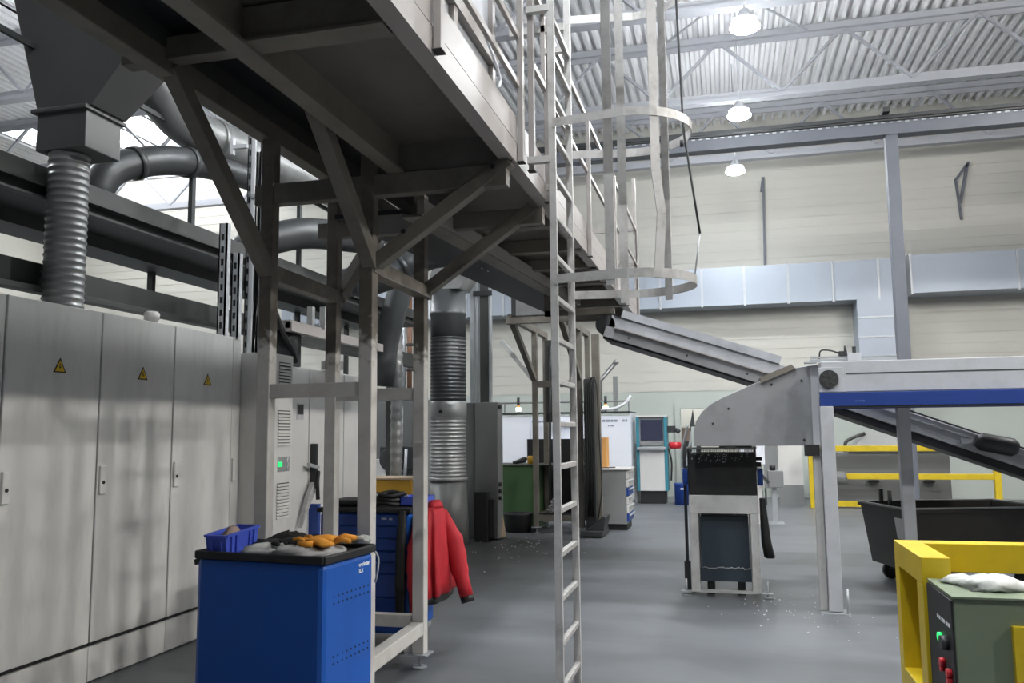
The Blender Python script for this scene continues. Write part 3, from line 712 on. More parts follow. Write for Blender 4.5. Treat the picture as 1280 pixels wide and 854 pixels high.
t = thing('gear_box', 'dark framed sheet metal box on the far frame below the platform', 'box', (-2.55, 11.62, 3.26))
MB().box(-2.86, -2.24, 11.56, 12.1, 3.26, 3.60).build('casing', M['pipe'], t, 0.006)
MB().box(-2.9, -2.84, 11.52, 11.56, 3.26, 3.64).box(-2.27, -2.21, 11.52, 11.56, 3.26, 3.64).box(-2.9, -2.21, 11.52, 11.56, 3.58, 3.64).build('front_frame', M['dark'], t)
t = thing('lift_mast', 'dark vertical lift mast with hoses right of the ladder', 'lift', (-2.05, 13.1, 0))
MB().box(-2.12, -1.96, 13.05, 13.25, 0.05, 2.42).build('mast', M['dark'], t, 0.006)
MB().box(-2.02, -1.99, 13.02, 13.05, 0.3, 2.4).box(-2.12, -2.09, 13.02, 13.05, 0.3, 2.4).build('guide_rail', M['gallery'], t)
for k in range(4):
    x = -2.08+k*0.03
    MB().tube(smooth_path([(x, 13.0, 0.3), (x+0.01, 13.0, 1.3), (x, 13.0, 2.3), (x+0.05, 13.06, 2.44)]), 0.011, 8).build('hose', M['black'], t)
MB().tube(smooth_path([(-2.0, 13.0, 2.40), (-1.95, 12.98, 2.46), (-1.9, 12.98, 2.3), (-1.88, 12.98, 1.4), (-1.84, 12.95, 0.7), (-1.92, 12.95, 0.25)]), 0.009, 8).build('loose_cable', M['black'], t)
MB().box(-2.15, -1.82, 12.7, 13.4, 0.02, 0.10).prism([(-2.1, 0.1), (-1.82, 0.1), (-1.78, 0.30), (-1.82, 0.32), (-2.0, 0.16)], 'y', 12.8, 13.3).build('base_tray', M['dark'], t, 0.01)
MB().box(-2.02, -1.9, 13.26, 13.36, 0.10, 3.15).build('back_column', M['sooty'], t)
t = thing('chain_hoist', 'hanging steel chains and rods inside the far frame', 'chains', (-2.72, 13.4, 0.34))
MB().cyl((-2.76, 13.4, 0.34), (-2.72, 13.4, 3.0), 0.02, 8).build('rod', M['dark'], t)
MB().cyl((-2.66, 13.42, 0.6), (-2.65, 13.42, 2.0), 0.012, 8).build('bright_rod', M['ink'], t)
MB().box(-2.82, -2.70, 13.42, 13.5, 1.75, 3.1).build('guide_plate', M['gallery'], t)
ch = MB()
for k in range(16):
    z = 0.45+k*0.012; ch.tube([(-2.7+0.05*math.cos(a+k)+0.006*k, 13.1+0.04*math.sin(a), 0.36+k*0.012+0.02*math.sin(2*a+k)) for a in [2*PI*i/8 for i in range(8)]], 0.008, 5, closed=True)
ch.build('chain_heap', M['rim'], t)

# ================================================================== CAGED LADDER
t = thing('caged_ladder', 'tall white access ladder with safety cage hoops up to the platform', 'ladder', (-0.95, 5.1, 0))
LD = M['ladder']; lx = -0.965; ly0, ly1 = 4.82, 5.40
MB().box(lx-0.005, lx+0.04, ly0-0.012, ly0+0.012, 0.0, 6.2).build('stile', LD, t, 0.003)
MB().box(lx-0.005, lx+0.04, ly1-0.012, ly1+0.012, 0.0, 4.66).build('stile', LD, t, 0.003)
for k in range(24):
    z = 0.14+k*0.2505
    if z < 4.3: MB().box(lx+0.002, lx+0.034, ly0+0.012, ly1-0.012, z-0.016, z+0.016).build('rung', M['rung'], t, 0.004)
def hoop_pt(a, z, r=0.0):              # horseshoe plan, open to the ladder
    # a from -1 to 1 along the hoop
    L0 = 0.42; rad = 0.38+r
    cy = (ly0+ly1)/2; cx = lx+0.04+L0
    if a < -0.5: u = (a+1)/0.5; return (lx+0.02+(L0+0.02)*u, ly0-0.02+(cy-rad-ly0+0.02)*u, z)
    if a > 0.5: u = (1-a)/0.5; return (lx+0.02+(L0+0.02)*u, ly1+0.02+(cy+rad-ly1-0.02)*u, z)
    th = a*2*PI/2; return (cx+rad*math.cos(th), cy+rad*math.sin(th), z)
for hz, hh in ((2.50, 0.055), (3.46, 0.055), (4.42, 0.055), (5.35, 0.055)):
    rows = []
    for i in range(49):
        a = -1+2*i/48
        p = hoop_pt(a, hz-hh/2); q = hoop_pt(a, hz+hh/2); p2 = hoop_pt(a, hz-hh/2, -0.006); q2 = hoop_pt(a, hz+hh/2, -0.006)
        rows.append([p, q, q2, p2])
    mb = MB().grid(rows, False, True); mb.f += [(0, 1, 2, 3), tuple(48*4+j for j in range(4))]; mb.sm += [False]*2
    mb.build('cage_hoop', LD, t)
for a in (-0.61, -0.345, 0.325, 0.61):
    p = hoop_pt(a, 0, -0.010); q = hoop_pt(a+0.001, 0, -0.010)
    d = Vector(q)-Vector(p); d.normalize()
    nrm = d.cross(Vector((0, 0, 1)))
    bent = 0.03 if abs(a+0.345) < 0.01 else 0
    pts = [2.47, 2.85, 3.1, 6.1]
    for z0, z1, o0, o1 in ((2.47, 2.85, 0, bent), (2.85, 3.1, bent, 0), (3.1, 6.1, 0, 0)):
        if z0 < 3 and not bent:
            continue
        MB().beam(Vector((p[0], p[1], z0))+d*o0, Vector((p[0], p[1], z1))+d*o1, 0.056, 0.008, nrm).build('cage_strap', LD, t)
    if not bent: MB().beam((p[0], p[1], 2.44), (p[0], p[1], 6.1), 0.056, 0.008, nrm).build('cage_strap', LD, t)
for z in (3.24, 4.2):
    for y in (ly0, ly1): MB().box(EX+0.03, lx+0.01, y-0.02, y+0.02, z-0.02, z+0.02).build('wall_bracket', LD, t)
MB().beam((-1.35, ly0, 4.36), (lx, ly0, 4.36), 0.04, 0.05).beam((-1.35, ly1, 4.36), (lx, ly1, 4.36), 0.04, 0.05).build_each('top_arm', LD, t)
t = thing('pull_cord', 'thin dark cord hanging down beside the ladder cage', 'cord', (-0.14, 5.1, 2.53))
MB().tube([(-0.197, 5.1, 5.0), (-0.196, 5.1, 4.29), (-0.176, 5.1, 3.43), (-0.13, 5.1, 3.05), (-0.099, 5.1, 2.787)], 0.007, 6).build('cord', M['dark'], t)
MB().tube([(-0.099, 5.1, 2.787), (-0.139, 5.1, 2.52)], 0.005, 6).build('cord_end', M['galv'], t)
MB().cyl((-0.19, 5.1, 3.34), (-0.19, 5.1, 3.38), 0.012, 8).build('clip', M['dark'], t)

# ================================================================== BLUE TOOL CART with open tray top
A = Vector((-1.925, 3.835, 0)); Bk = Vector((-1.872, 4.33, 0)); Lf = Vector((-2.70, 3.92, 0)); Lb = Lf+(Bk-A)
t = thing('tool_cart', 'blue steel tool cart with black tray top carrying gloves', 'tool cart', (-2.28, 4.08, 0))
def inset(pts, d):
    c_ = sum(pts, Vector((0, 0, 0)))/len(pts)
    return [p+(c_-p).normalized()*d for p in pts]
def poly_prism(pts, z0, z1): return MB().prism([(p.x, p.y) for p in pts], 'z', z0, z1)
cor = [A, Bk, Lb, Lf]
poly_prism(inset(cor, 0.004), 0.14, 0.962).build('body', M['blue'], t, 0.03)
poly_prism(cor, 0.958, 0.975).build('tray', M['black'], t, 0.012)
rmb = MB()
for p, q in zip(cor, cor[1:]+cor[:1]):
    d = (q-p).normalized()*0.012; rmb.beam((p.x, p.y, 0.979), (q.x, q.y, 0.979), 0.022, 0.042)
rmb.build('tray_rim', M['black'], t, 0.008)
n_ = Vector((-0.9955, 0.09, 0)).normalized()
hp_ = Lf+(Lb-Lf)*0.2; hq_ = Lf+(Lb-Lf)*0.85
MB().tube(smooth_path([tuple(hp_+Vector((0.01, 0, 0.93))), tuple(hp_+n_*0.06+Vector((0, 0, 0.955))), tuple(hq_+n_*0.06+Vector((0, 0, 0.955))), tuple(hq_+Vector((0.01, 0, 0.93)))]), 0.014, 10).build('push_handle', M['black'], t)
MB().beam(hp_+Vector((0, 0, 0.94)), hp_+n_*0.05+Vector((0, 0, 0.93)), 0.1, 0.03).beam(hp_+n_*0.05+Vector((0, 0, 0.955)), hp_+Vector((0, 0, 0.80)), 0.03, 0.03).build('handle_bracket', M['black'], t)
rd = (Bk-A).normalized(); nr = Vector((rd.y, -rd.x, 0))
hm = MB()
for row, zz in enumerate((0.79, 0.755, 0.50, 0.465, 0.21)):
    for k in range(9):
        c_ = A+rd*(0.10+k*0.042)+Vector((0, 0, zz))+nr*(-0.004)
        hm.cyl(c_, c_+nr*0.0025, 0.0055, 8)
hm.build('hole_row', M['black'], t)
text_mesh('werkstar', 0.031, M['ink'], t, A+rd*0.335+nr*(-0.0015)+Vector((0, 0, 0.90)), rd, (0, 0, 1), bold=0.0012)
text_mesh('3LX', 0.027, M['ink'], t, A+rd*0.335+nr*(-0.0015)+Vector((0, 0, 0.868)), rd, (0, 0, 1), bold=0.0008)
for p in inset(cor, 0.10):
    k = MB().cyl((p.x-0.02, p.y, 0.06), (p.x+0.02, p.y, 0.06), 0.06, 20).build('wheel', M['black'], t)
    MB().box(p.x-0.035, p.x+0.035, p.y-0.03, p.y+0.03, 0.10, 0.145).build('wheel_fork', M['galv'], k)
TT = 0.976
# storage bin with paper on it
ux = (A-Lf).normalized()
t = thing('storage_bin', 'blue plastic stacking bin on the corner of the tool cart', 'bin', (-2.56, 4.03, TT))
b0 = [Vector((-2.655, 3.955, TT)), Vector((-2.535, 3.945, TT)), Vector((-2.50, 4.17, TT)), Vector((-2.62, 4.18, TT))]
hts = (0.095, 0.095, 0.125, 0.125)
c_ = sum(b0, Vector())/4
tp = [p+(p-c_)*0.10+Vector((0, 0, h_)) for p, h_ in zip(b0, hts)]
ti = [c_+(p-c_)*0.93 for p in tp]
for i, p in enumerate(ti): p.z = tp[i].z
bi = [c_+(p-c_)*0.9+Vector((0, 0, 0.006)) for p in b0]
mb = MB().add(b0+tp+ti+bi, [(0, 1, 2, 3)]+[(i, (i+1) % 4, 4+(i+1) % 4, 4+i) for i in range(4)]+[(4+i, 4+(i+1) % 4, 8+(i+1) % 4, 8+i) for i in range(4)]+[(8+i, 8+(i+1) % 4, 12+(i+1) % 4, 12+i) for i in range(4)]+[(12, 13, 14, 15)])
mb.build('tub', M['bluebin'], t)
rm = MB()
for i in range(4): rm.beam(tp[i], tp[(i+1) % 4], 0.02, 0.012)
rm.build('rim', M['bluebin'], t)
rb_ = MB()
for u in (0.15, 0.3, 0.72, 0.86):
    p = b0[1].lerp(b0[2], u); q = tp[1].lerp(tp[2], u); n0 = Vector((1, -0.15, 0)).normalized()*0.004
    rb_.beam(p+n0, q+n0, 0.01, 0.01, (1, 0, 0))
q0 = b0[0].lerp(b0[1], 0.25)+Vector((0, -0.006, 0.02)); q1 = b0[0].lerp(b0[1], 0.75)+Vector((0, -0.006, 0.02))
rb_.beam(q0, q0+Vector((0, -0.004, 0.045)), 0.008, 0.01).beam(q1, q1+Vector((0, -0.004, 0.045)), 0.008, 0.01)
rb_.build_each('moulded_rib', M['bluebin'], t)
o = lump((-2.575, 4.05, TT+0.03), 0.055, 0.09, 0.105, 12, 6, 0.12).build('paper_wad', M['paper'])
tag(o, 'crumpled brown paper wad sitting in the blue bin', 'paper')
def pile(name, label, cat, specs, m_, group=None):
    t = thing(name, label, cat, (specs[0][0], specs[0][1], TT), group)
    mb = MB()
    for sp in specs:
        q = lump((sp[0], sp[1], TT), *sp[2:]); mb.add(q.v, q.f, True)
    mb.build('fabric', m_, t); return t
def glove(label, base, ang, m_, scale=1.0, z=TT, flat=0.6):
    """a work glove lying down: palm plus four fingers and a thumb"""
    t = thing('work_glove', label, 'glove', (base[0], base[1], z), 'work gloves on the tool cart')
    e = Vector((math.cos(ang), math.sin(ang), 0)); n = Vector((-e.y, e.x, 0)); o = Vector((base[0], base[1], z))
    def loft(secs):
        rows = []
        for (c2, hw, hz) in secs:
            rows.append([tuple(c2+n*hw*math.cos(2*PI*k/10)+Vector((0, 0, max(0.0, hz+hz*math.sin(2*PI*k/10))))) for k in range(10)])
        mb = MB().grid(rows, True, True); mb.f += [tuple(range(10)), tuple((len(rows)-1)*10+j for j in range(10))]; mb.sm += [True]*2
        return mb
    s = scale
    p = loft([(o, 0.042*s, 0.012*s), (o+e*0.05*s, 0.036*s, 0.018*s), (o+e*0.10*s, 0.050*s, 0.020*s), (o+e*0.14*s, 0.046*s, 0.016*s)])
    p.build('palm', m_, t)
    for k, (off, ln) in enumerate(((-0.036, 0.065), (-0.012, 0.08), (0.012, 0.085), (0.036, 0.07))):
        b_ = o+e*0.135*s+n*off*s+Vector((0, 0, 0.014*s))
        tip = b_+e*ln*s+n*off*0.5*s+Vector((0, 0, random.uniform(-0.002, 0.02)))
        mid = (b_+tip)/2+Vector((0, 0, 0.012))
        MB().tube([b_, mid, tip, tip+e*0.008], [0.013*s, 0.0125*s, 0.011*s, 0.004*s], 8).build('finger', m_, t)
    b_ = o+e*0.06*s+n*0.04*s+Vector((0, 0, 0.014*s))
    MB().tube([b_, b_+e*0.03*s+n*0.03*s, b_+e*0.065*s+n*0.035*s, b_+e*0.072*s+n*0.036*s], [0.015*s, 0.014*s, 0.012*s, 0.004*s], 8).build('thumb', m_, t)
    return t
pile('cleaning_rag', 'grey cleaning rag spread along the front of the tool cart top', 'rag', [(-2.16, 3.99, 0.16, 0.09, 0.05, 16, 5, 0.3), (-2.34, 3.98, 0.14, 0.06, 0.035, 14, 5, 0.3), (-2.06, 4.08, 0.12, 0.12, 0.045, 14, 5, 0.3)], M['cloth'])
pile('cleaning_rag', 'black oily rag heaped at the back of the tool cart top', 'rag', [(-2.36, 4.28, 0.13, 0.09, 0.085, 14, 6, 0.3), (-2.20, 4.30, 0.12, 0.06, 0.065, 14, 6, 0.3)], M['clothdark'])
glove('orange work glove lying nearest the right corner of the tool cart', (-2.17, 4.10), 0.35, M['orange'], 1.2, TT+0.045)
glove('orange work glove crumpled left of the other one on the tool cart', (-1.99, 4.00), 2.6, M['orange'], 1.1, TT+0.045)
glove('white work glove lying on grey rag by the orange gloves', (-2.10, 4.25), 0.15, M['glovewhite'], 1.0, TT+0.03)
glove('white knit glove beside the blue bin on the tool cart', (-2.46, 3.99), 0.5, M['glovewhite'], 1.15, TT+0.012)
glove('black work glove in the middle of the tool cart top', (-2.34, 4.12), -0.2, M['clothdark'], 1.25, TT+0.03)
glove('black work glove behind the white knit glove on the tool cart', (-2.47, 4.16), -0.4, M['clothdark'], 1.2, TT+0.02)

# ================================================================== BLUE DRAWER CART and jacket
t = thing('drawer_cart', 'dark blue workshop drawer cart standing behind the white frame', 'drawer cart', (-2.64, 6.1, 0))
dx0, dx1, dy0, dy1 = -2.99, -2.27, 5.86, 6.42
MB().box(dx0, dx1, dy0+0.02, dy1, 0.14, 1.01).build('body', M['blue'], t, 0.02)
MB().box(dx0-0.02, dx1+0.02, dy0-0.005, dy1+0.02, 1.01, 1.045).build('worktop', M['black'], t, 0.01)
zs = [1.0, 0.915, 0.825, 0.735, 0.655, 0.57, 0.40, 0.155]
for i in range(7):
    d = MB().box(dx0+0.02, dx1-0.05, dy0, dy0+0.02, zs[i+1]+0.008, zs[i]-0.004).build('drawer', M['bluedk'], t, 0.004)
    MB().box(dx0+0.03, dx1-0.06, dy0-0.012, dy0, zs[i]-0.022, zs[i]-0.006).build('pull_lip', M['bluedk'], d)
MB().box(-2.48, -2.44, dy0-0.003, dy0, 0.965, 0.98).box(-2.42, -2.395, dy0-0.003, dy0, 0.963, 0.982).build('brand_badge', M['ink'], t)
MB().prism([(-2.60, 0.335), (-2.555, 0.335), (-2.585, 0.265), (-2.60, 0.265)], 'y', dy0-0.003, dy0).build('sticker', M['ink'], t)
MB().prism([(-2.69, 0.335), (-2.61, 0.335), (-2.61, 0.265), (-2.69, 0.265)], 'y', dy0-0.003, dy0).build('dark_sticker', M['signblack'], t)
for x, y in ((dx0+0.08, dy0+0.08), (dx1-0.06, dy0+0.08), (dx0+0.08, dy1-0.07), (dx1-0.04, dy1-0.07)):
    k = MB().cyl((x-0.018, y, 0.06), (x+0.018, y, 0.06), 0.06, 20).build('caster', M['rim'], t)
    MB().box(x-0.03, x+0.03, y-0.035, y+0.035, 0.10, 0.145).build('caster_fork', M['galv'], k)
t = thing('cable_loop', 'thin grey cable hanging between the blue tool cart and the drawers', 'cable', (-2.0, 4.40, 0.76))
MB().tube(smooth_path([(-1.90, 4.345, 0.98), (-1.86, 4.36, 0.93), (-1.865, 4.36, 0.85), (-1.88, 4.36, 0.79)]), 0.006, 8).build('cable', M['cloth'], t)
# items on the drawer cart
WT = 1.046
t = thing('tool_case', 'black tool case lying on the drawer cart', 'case', (-2.8, 6.1, WT))
MB().box(-2.96, -2.66, 5.95, 6.25, WT, WT+0.05).build('case', M['black'], t, 0.02)
t = thing('hose_coil', 'coiled black hose on top of the drawer cart', 'hose', (-2.52, 6.12, WT))
hm = MB()
for k in range(3):
    hm.tube([(-2.52+0.11*math.cos(a), 6.12+0.13*math.sin(a), WT+0.02+0.032*k+0.008*math.sin(3*a+k)) for a in [2*PI*i/20 for i in range(20)]], 0.017, 8, closed=True)
hm.build('hose', M['black'], t)
MB().tube(smooth_path([(-2.56, 5.96, WT+0.10), (-2.60, 5.93, WT+0.07), (-2.585, 5.92, WT+0.02)]), 0.015, 8).build('hose_end', M['grey'], t)
t = thing('parts_bin', 'small bright blue parts box with white papers on the drawer cart', 'box', (-2.30, 6.2, WT))
MB().box(-2.42, -2.405, 6.05, 6.3, WT, WT+0.07).box(-2.235, -2.22, 6.05, 6.3, WT, WT+0.07).box(-2.42, -2.22, 6.05, 6.06, WT, WT+0.07).box(-2.42, -2.22, 6.29, 6.3, WT, WT+0.07).box(-2.42, -2.22, 6.05, 6.3, WT, WT+0.01).build('box', M['bluebin'], t)
MB().prism([(-2.40, WT+0.01), (-2.34, WT+0.01), (-2.37, WT+0.085), (-2.40, WT+0.075)], 'y', 6.10, 6.105).prism([(-2.31, WT+0.01), (-2.25, WT+0.01), (-2.24, WT+0.09), (-2.28, WT+0.075), (-2.31, WT+0.088)], 'y', 6.12, 6.125).build('paper_scrap', M['ink'], t)
# jacket hung over the right end of the cart
t = thing('red_jacket', 'red work jacket with black trim hanging on the drawer cart', 'jacket', (-2.2, 6.12, 0.24))
def drape(secs, n=28, fold=0.012, nf=9, ph=0.0):
    rows = []
    for (z, x0, x1, y0, y1) in secs:
        row = []
        for k in range(n):
            a = 2*PI*k/n; cx_, cy_ = (x0+x1)/2, (y0+y1)/2
            rr = 1+fold*8*math.sin(nf*a+ph+z*3)*min(1, (1.02-z)*2.2+0.15)
            ca, sa = math.cos(a), math.sin(a)
            row.append((cx_+(x1-x0)/2*abs(ca)**0.8*math.copysign(1, ca)*rr, cy_+(y1-y0)/2*abs(sa)**0.8*math.copysign(1, sa)*rr, z))
        rows.append(row)
    mb = MB().grid(rows, True, True)
    mb.f += [tuple(range(n)), tuple((len(rows)-1)*n+j for j in range(n))]; mb.sm += [True]*2
    return mb
drape([(1.04, -2.22, -2.13, 6.02, 6.26), (1.0, -2.23, -2.10, 5.98, 6.30), (0.9, -2.235, -2.085, 5.94, 6.36), (0.75, -2.235, -2.075, 5.90, 6.40), (0.6, -2.235, -2.07, 5.88, 6.44), (0.5, -2.235, -2.07, 5.88, 6.46), (0.40, -2.235, -2.07, 5.88, 6.46)], 48, 0.022, 9).build('body', M['red'], t)
drape([(0.402, -2.23, -2.075, 5.90, 6.44), (0.35, -2.23, -2.08, 5.91, 6.42)], 28, 0.01, 8).build('hem', M['black'], t)
def sleeve(pts, rs, name='sleeve'):
    P = smooth_path(pts, 5); k = len(P); Rr = []
    for i in range(k):
        u = i/(k-1)*(len(rs)-1); j = min(int(u), len(rs)-2); Rr.append((rs[j]*(1-u+j)+rs[j+1]*(u-j))*(1+0.06*math.sin(i*2.1)))
    s_ = MB().tube(P, Rr, 16).build(name, M['red'], t)
    e = Vector(P[-1]); d = (e-Vector(P[-2])).normalized()
    MB().tube([e-d*0.005, e+d*0.045], rs[-1]*1.02, 16).build('cuff', M['black'], s_)
sleeve([(-2.15, 6.24, 0.99), (-2.06, 6.26, 0.80), (-1.99, 6.22, 0.55), (-1.93, 6.2, 0.37)], [0.05, 0.08, 0.07, 0.05])
sleeve([(-2.20, 5.94, 0.99), (-2.20, 5.86, 0.80), (-2.195, 5.85, 0.5), (-2.18, 5.85, 0.29)], [0.045, 0.075, 0.075, 0.06])
drape([(1.035, -2.21, -2.11, 6.04, 6.26), (1.07, -2.21, -2.13, 6.07, 6.24), (1.085, -2.20, -2.14, 6.10, 6.22)], 20, 0.006, 6).build('collar', M['red'], t)
t = thing('dark_overall', 'black overalls hanging at the right end of the drawers', 'clothing', (-2.29, 5.80, 0.3))
drape([(1.03, -2.335, -2.28, 5.825, 5.852), (0.8, -2.35, -2.28, 5.80, 5.852), (0.5, -2.355, -2.28, 5.80, 5.852), (0.3, -2.35, -2.29, 5.81, 5.852)], 16, 0.004, 4).build('cloth', M['clothdark'], t)
# grab hook on the machine cabinet wall behind
t = thing('door_lever', 'black lever handle with grey rag on the white machine cabinet', 'lever', (-3.99, 7.75, 1.0))
MB().box(-4.06, -3.99, 7.75, 7.79, 1.05, 1.50).build('lever', M['dark'], t, 0.006)
MB().beam((-4.0, 7.60, 1.30), (-3.98, 7.78, 1.26), 0.03, 0.03).build('catch', M['galv'], t)
MB().tube(smooth_path([(-3.98, 7.78, 1.22), (-3.95, 7.70, 1.12), (-3.95, 7.72, 0.95)]), 0.02, 8).build('strap', M['black'], t)
MB().prism([(7.72, 1.02), (7.52, 0.78), (7.46, 0.70), (7.50, 0.80), (7.58, 0.98), (7.70, 1.12)], 'x', -4.02, -3.98).build('rag', M['cloth'], t)
MB().box(-4.06, -3.96, 7.74, 7.80, 0.0, 0.90).build('stand', M['bluedk'], t)

# ================================================================== MIDDLE BACKGROUND, left of ladder
# big spiral extraction column
t = thing('extraction_column', 'thick ribbed extraction duct column behind the frame', 'duct', (-3.93, 11.75, 0))
cc = (-3.93, 11.75, 0)
MB().lathe([(0.30, 0.0), (0.29, 0.4), (0.262, 0.92)], cc, 32).build('base_drum', M['machgrey'], t)
MB().lathe(corr(0.94, 1.82, 0.262, 0.008, 0.055), cc, 32).build('ribbed_pipe', M['pipe'], t)
MB().lathe([(0.27, 0.90), (0.285, 0.905), (0.285, 0.95), (0.27, 0.955)], cc, 32).lathe([(0.268, 1.81), (0.275, 1.815), (0.275, 2.05), (0.268, 2.055)], cc, 32).build('collar', M['pipe'], t)
MB().lathe(corr(2.05, 3.0, 0.262, 0.007, 0.055), cc, 32).build('ribbed_pipe', M['pipedark'], t)
MB().lathe([(0.262, 3.0), (0.262, 3.32), (0.272, 3.33), (0.272, 3.38), (0.262, 3.39), (0.262, 3.7)], cc, 32).build('plain_pipe', M['pipedark'], t)
MB().add([(-4.19, 11.5, 3.7), (-3.67, 11.5, 3.7), (-3.67, 12.0, 3.7), (-4.19, 12.0, 3.7), (-4.0, 11.5, 4.3), (-3.3, 11.5, 4.3), (-3.3, 12.0, 4.3), (-4.0, 12.0, 4.3)], [(0,1,2,3),(4,5,6,7),(0,1,5,4),(1,2,6,5),(2,3,7,6),(3,0,4,7)]).build('top_hopper', M['pipe'], t)
MB().cyl((-3.95, 11.45, 1.90), (-3.95, 11.49, 1.90), 0.025, 10).build('inspection_plug', M['black'], t)
# grey machine body with pipes above
t = thing('machine_tower', 'grey sheet metal machine tower right of the duct column', 'machine', (-3.55, 12.45, 0))
MB().box(-3.66, -3.30, 12.2, 12.5, 0.02, 2.05).box(-4.0, -3.66, 12.25, 12.5, 0.02, 2.05).build('casing', M['machgrey'], t, 0.01)
for x0, x1, m_ in ((-3.76, -3.69, 'galv'), (-3.66, -3.63, 'galv'), (-3.60, -3.47, 'gallery'), (-3.46, -3.43, 'galv')):
    MB().box(x0, x1, 12.3, 12.4, 2.05, 4.1).build('riser', M[m_], t)
MB().box(-3.70, -3.40, 12.28, 12.3, 3.70, 3.78).build('riser_clamp', M['dark'], t)
for z in (1.98, 0.82, 0.72, 0.62): MB().cyl((-3.30, 12.25, z), (-3.26, 12.25, z), 0.03, 10).build('knob', M['black'], t)
t = thing('black_crate', 'matt black box on the floor below the machine tower', 'box', (-3.6, 12.0, 0))
MB().box(-3.62, -3.41, 12.0, 12.17, 0.0, 0.72).box(-3.41, -3.31, 12.02, 12.17, 0.05, 0.62).build('box', M['black'], t, 0.01)
t = thing('wooden_plank', 'raw wooden plank leaning against the machine tower', 'plank', (-3.2, 12.35, 0))
MB().beam((-3.27, 12.35, 0.03), (-3.40, 12.55, 0.52), 0.09, 0.03, (0, -1, 0.3)).build('board', M['wood'], t)
# dim machinery between the posts
t = thing('press_machine', 'dim dark machine between the two right frame posts', 'machine', (-6.0, 15, 0))
MB().box(-6.75, -5.6, 15.2, 16.0, 0.0, 2.25).build('casing', M['machgrey'], t, 0.01)
MB().box(-6.4, -5.7, 15.0, 15.2, 0.9, 1.35).cyl((-6.15, 14.9, 1.1), (-6.15, 15.2, 1.1), 0.22, 20).build('drive_unit', M['dark'], t, 0.02)
MB().cyl((-5.95, 14.95, 0.7), (-5.93, 14.95, 2.1), 0.03, 10).cyl((-5.85, 14.9, 0.6), (-5.82, 14.9, 1.3), 0.03, 10).build('chrome_rod', M['galv'], t)
MB().lathe([(0.045, 0), (0.05, 0.05), (0.02, 0.08)], (-5.98, 14.9, 1.22), 12).build('red_button', M['redplastic'], t)
MB().box(-6.7, -6.25, 14.95, 15.2, 0.4, 1.1).build('side_panel', M['whitemach'], t)
t = thing('brown_pipe', 'rust brown vertical pipe rising behind the white frame', 'pipe', (-5.93, 15.0, 2.25))
MB().cyl((-5.93, 15.35, 2.26), (-5.93, 15.35, 4.4), 0.05, 12).build('pipe', M['brown'], t)
for z in (2.8, 3.3): MB().lathe([(0.07, 0), (0.07, 0.05)], (-5.93, 15.35, z), 12).build('coupling', M['dark'], t)
t = thing('grey_pipes', 'pair of pale vertical pipes left of the brown pipe', 'pipes', (-6.1, 15.3, 2.25))
MB().cyl((-6.06, 15.4, 2.26), (-6.06, 15.4, 4.1), 0.04, 10).cyl((-6.2, 15.4, 2.26), (-6.2, 15.4, 4.0), 0.05, 10).build('pipe', M['galv'], t)
t = thing('ochre_box', 'ochre yellow metal box behind the drawer cart', 'box', (-4.1, 9.9, 0))
MB().box(-4.5, -3.8, 9.9, 10.4, 0.0, 1.02).build('box', M['ochre'], t, 0.01)
MB().box(-4.52, -3.78, 9.88, 10.42, 1.02, 1.04).build('lid', M['wood'], t)
# small steel stand bridging between cabinets and frame
t = thing('valve_console', 'sooty steel shelf with valve block above the lower cabinets', 'console', (-4.2, 8, 2.27))
MB().box(-4.5, -3.95, 7.1, 7.75, 2.60, 2.68).box(-4.0, -3.93, 7.1, 9.3, 2.57, 2.66).build('shelf', M['platf'], t)
MB().box(-4.3, -4.1, 7.3, 7.6, 2.27, 2.6).lathe([(0.11, 2.30), (0.16, 2.42), (0.16, 2.6)], (-4.15, 7.3, 0), 16).build('valve_block', M['dark'], t)
MB().box(-4.02, -3.96, 8.1, 8.16, 2.27, 2.60).box(-4.08, -3.9, 8.0, 8.15, 2.27, 2.36).build('leg', M['tablewhite'], t)
MB().tube(smooth_path([(-4.1, 6.98, 2.9), (-4.02, 7.1, 2.55), (-4.0, 7.25, 2.4), (-4.02, 7.35, 2.30)]), 0.025, 10).build('hose', M['black'], t)
MB().box(-4.2, -4.14, 7.9, 7.96, 2.68, 2.93).box(-4.08, -4.02, 7.95, 8.0, 2.68, 2.93).build('upright', M['tablewhite'], t)

# white electrical machine behind the ladder
t = thing('machine_enclosure', 'long white machine enclosure near the back wall behind the ladder', 'machine', (-3.5, 19, 0))
wx0, wx1 = -5.1, -1.98
MB().box(wx0, wx1, 18.5, 19.8, 0.08, 2.0).build('enclosure', M['white'], t, 0.01)
MB().box(wx0, wx1, 18.46, 19.8, 2.0, 2.03).build('roof_edge', M['dark'], t)
MB().box(wx0, wx1, 18.52, 19.7, 0.0, 0.08).build('plinth', M['bluedk'], t)
MB().box(wx0, wx1-0.02, 18.485, 18.5, 1.94, 1.985).build('green_stripe', M['plinth'], t)
for x in (-4.25, -3.3, -2.65): MB().box(x, x+0.012, 18.495, 18.5, 0.1, 1.93).build('panel_joint', M['greyink'], t)
MB().box(-2.62, -2.59, 18.44, 18.5, 0.85, 1.10).build('door_handle', M['dark'], t)
lt = MB()
for x, wd in ((-4.2, .06), (-4.12, .05), (-4.05, .07), (-3.96, .06), (-2.60, .06), (-2.53, .09), (-2.42, .06), (-2.35, .08), (-2.16, .05), (-2.10, .05)):
    lt.box(x, x+wd, 18.494, 18.5, 1.80, 1.85)
for x, wd in ((-2.48, .03), (-2.42, .08)): lt.box(x, x+wd, 18.494, 18.5, 1.70, 1.735)
lt.build_each('lettering', M['greyink'], t)
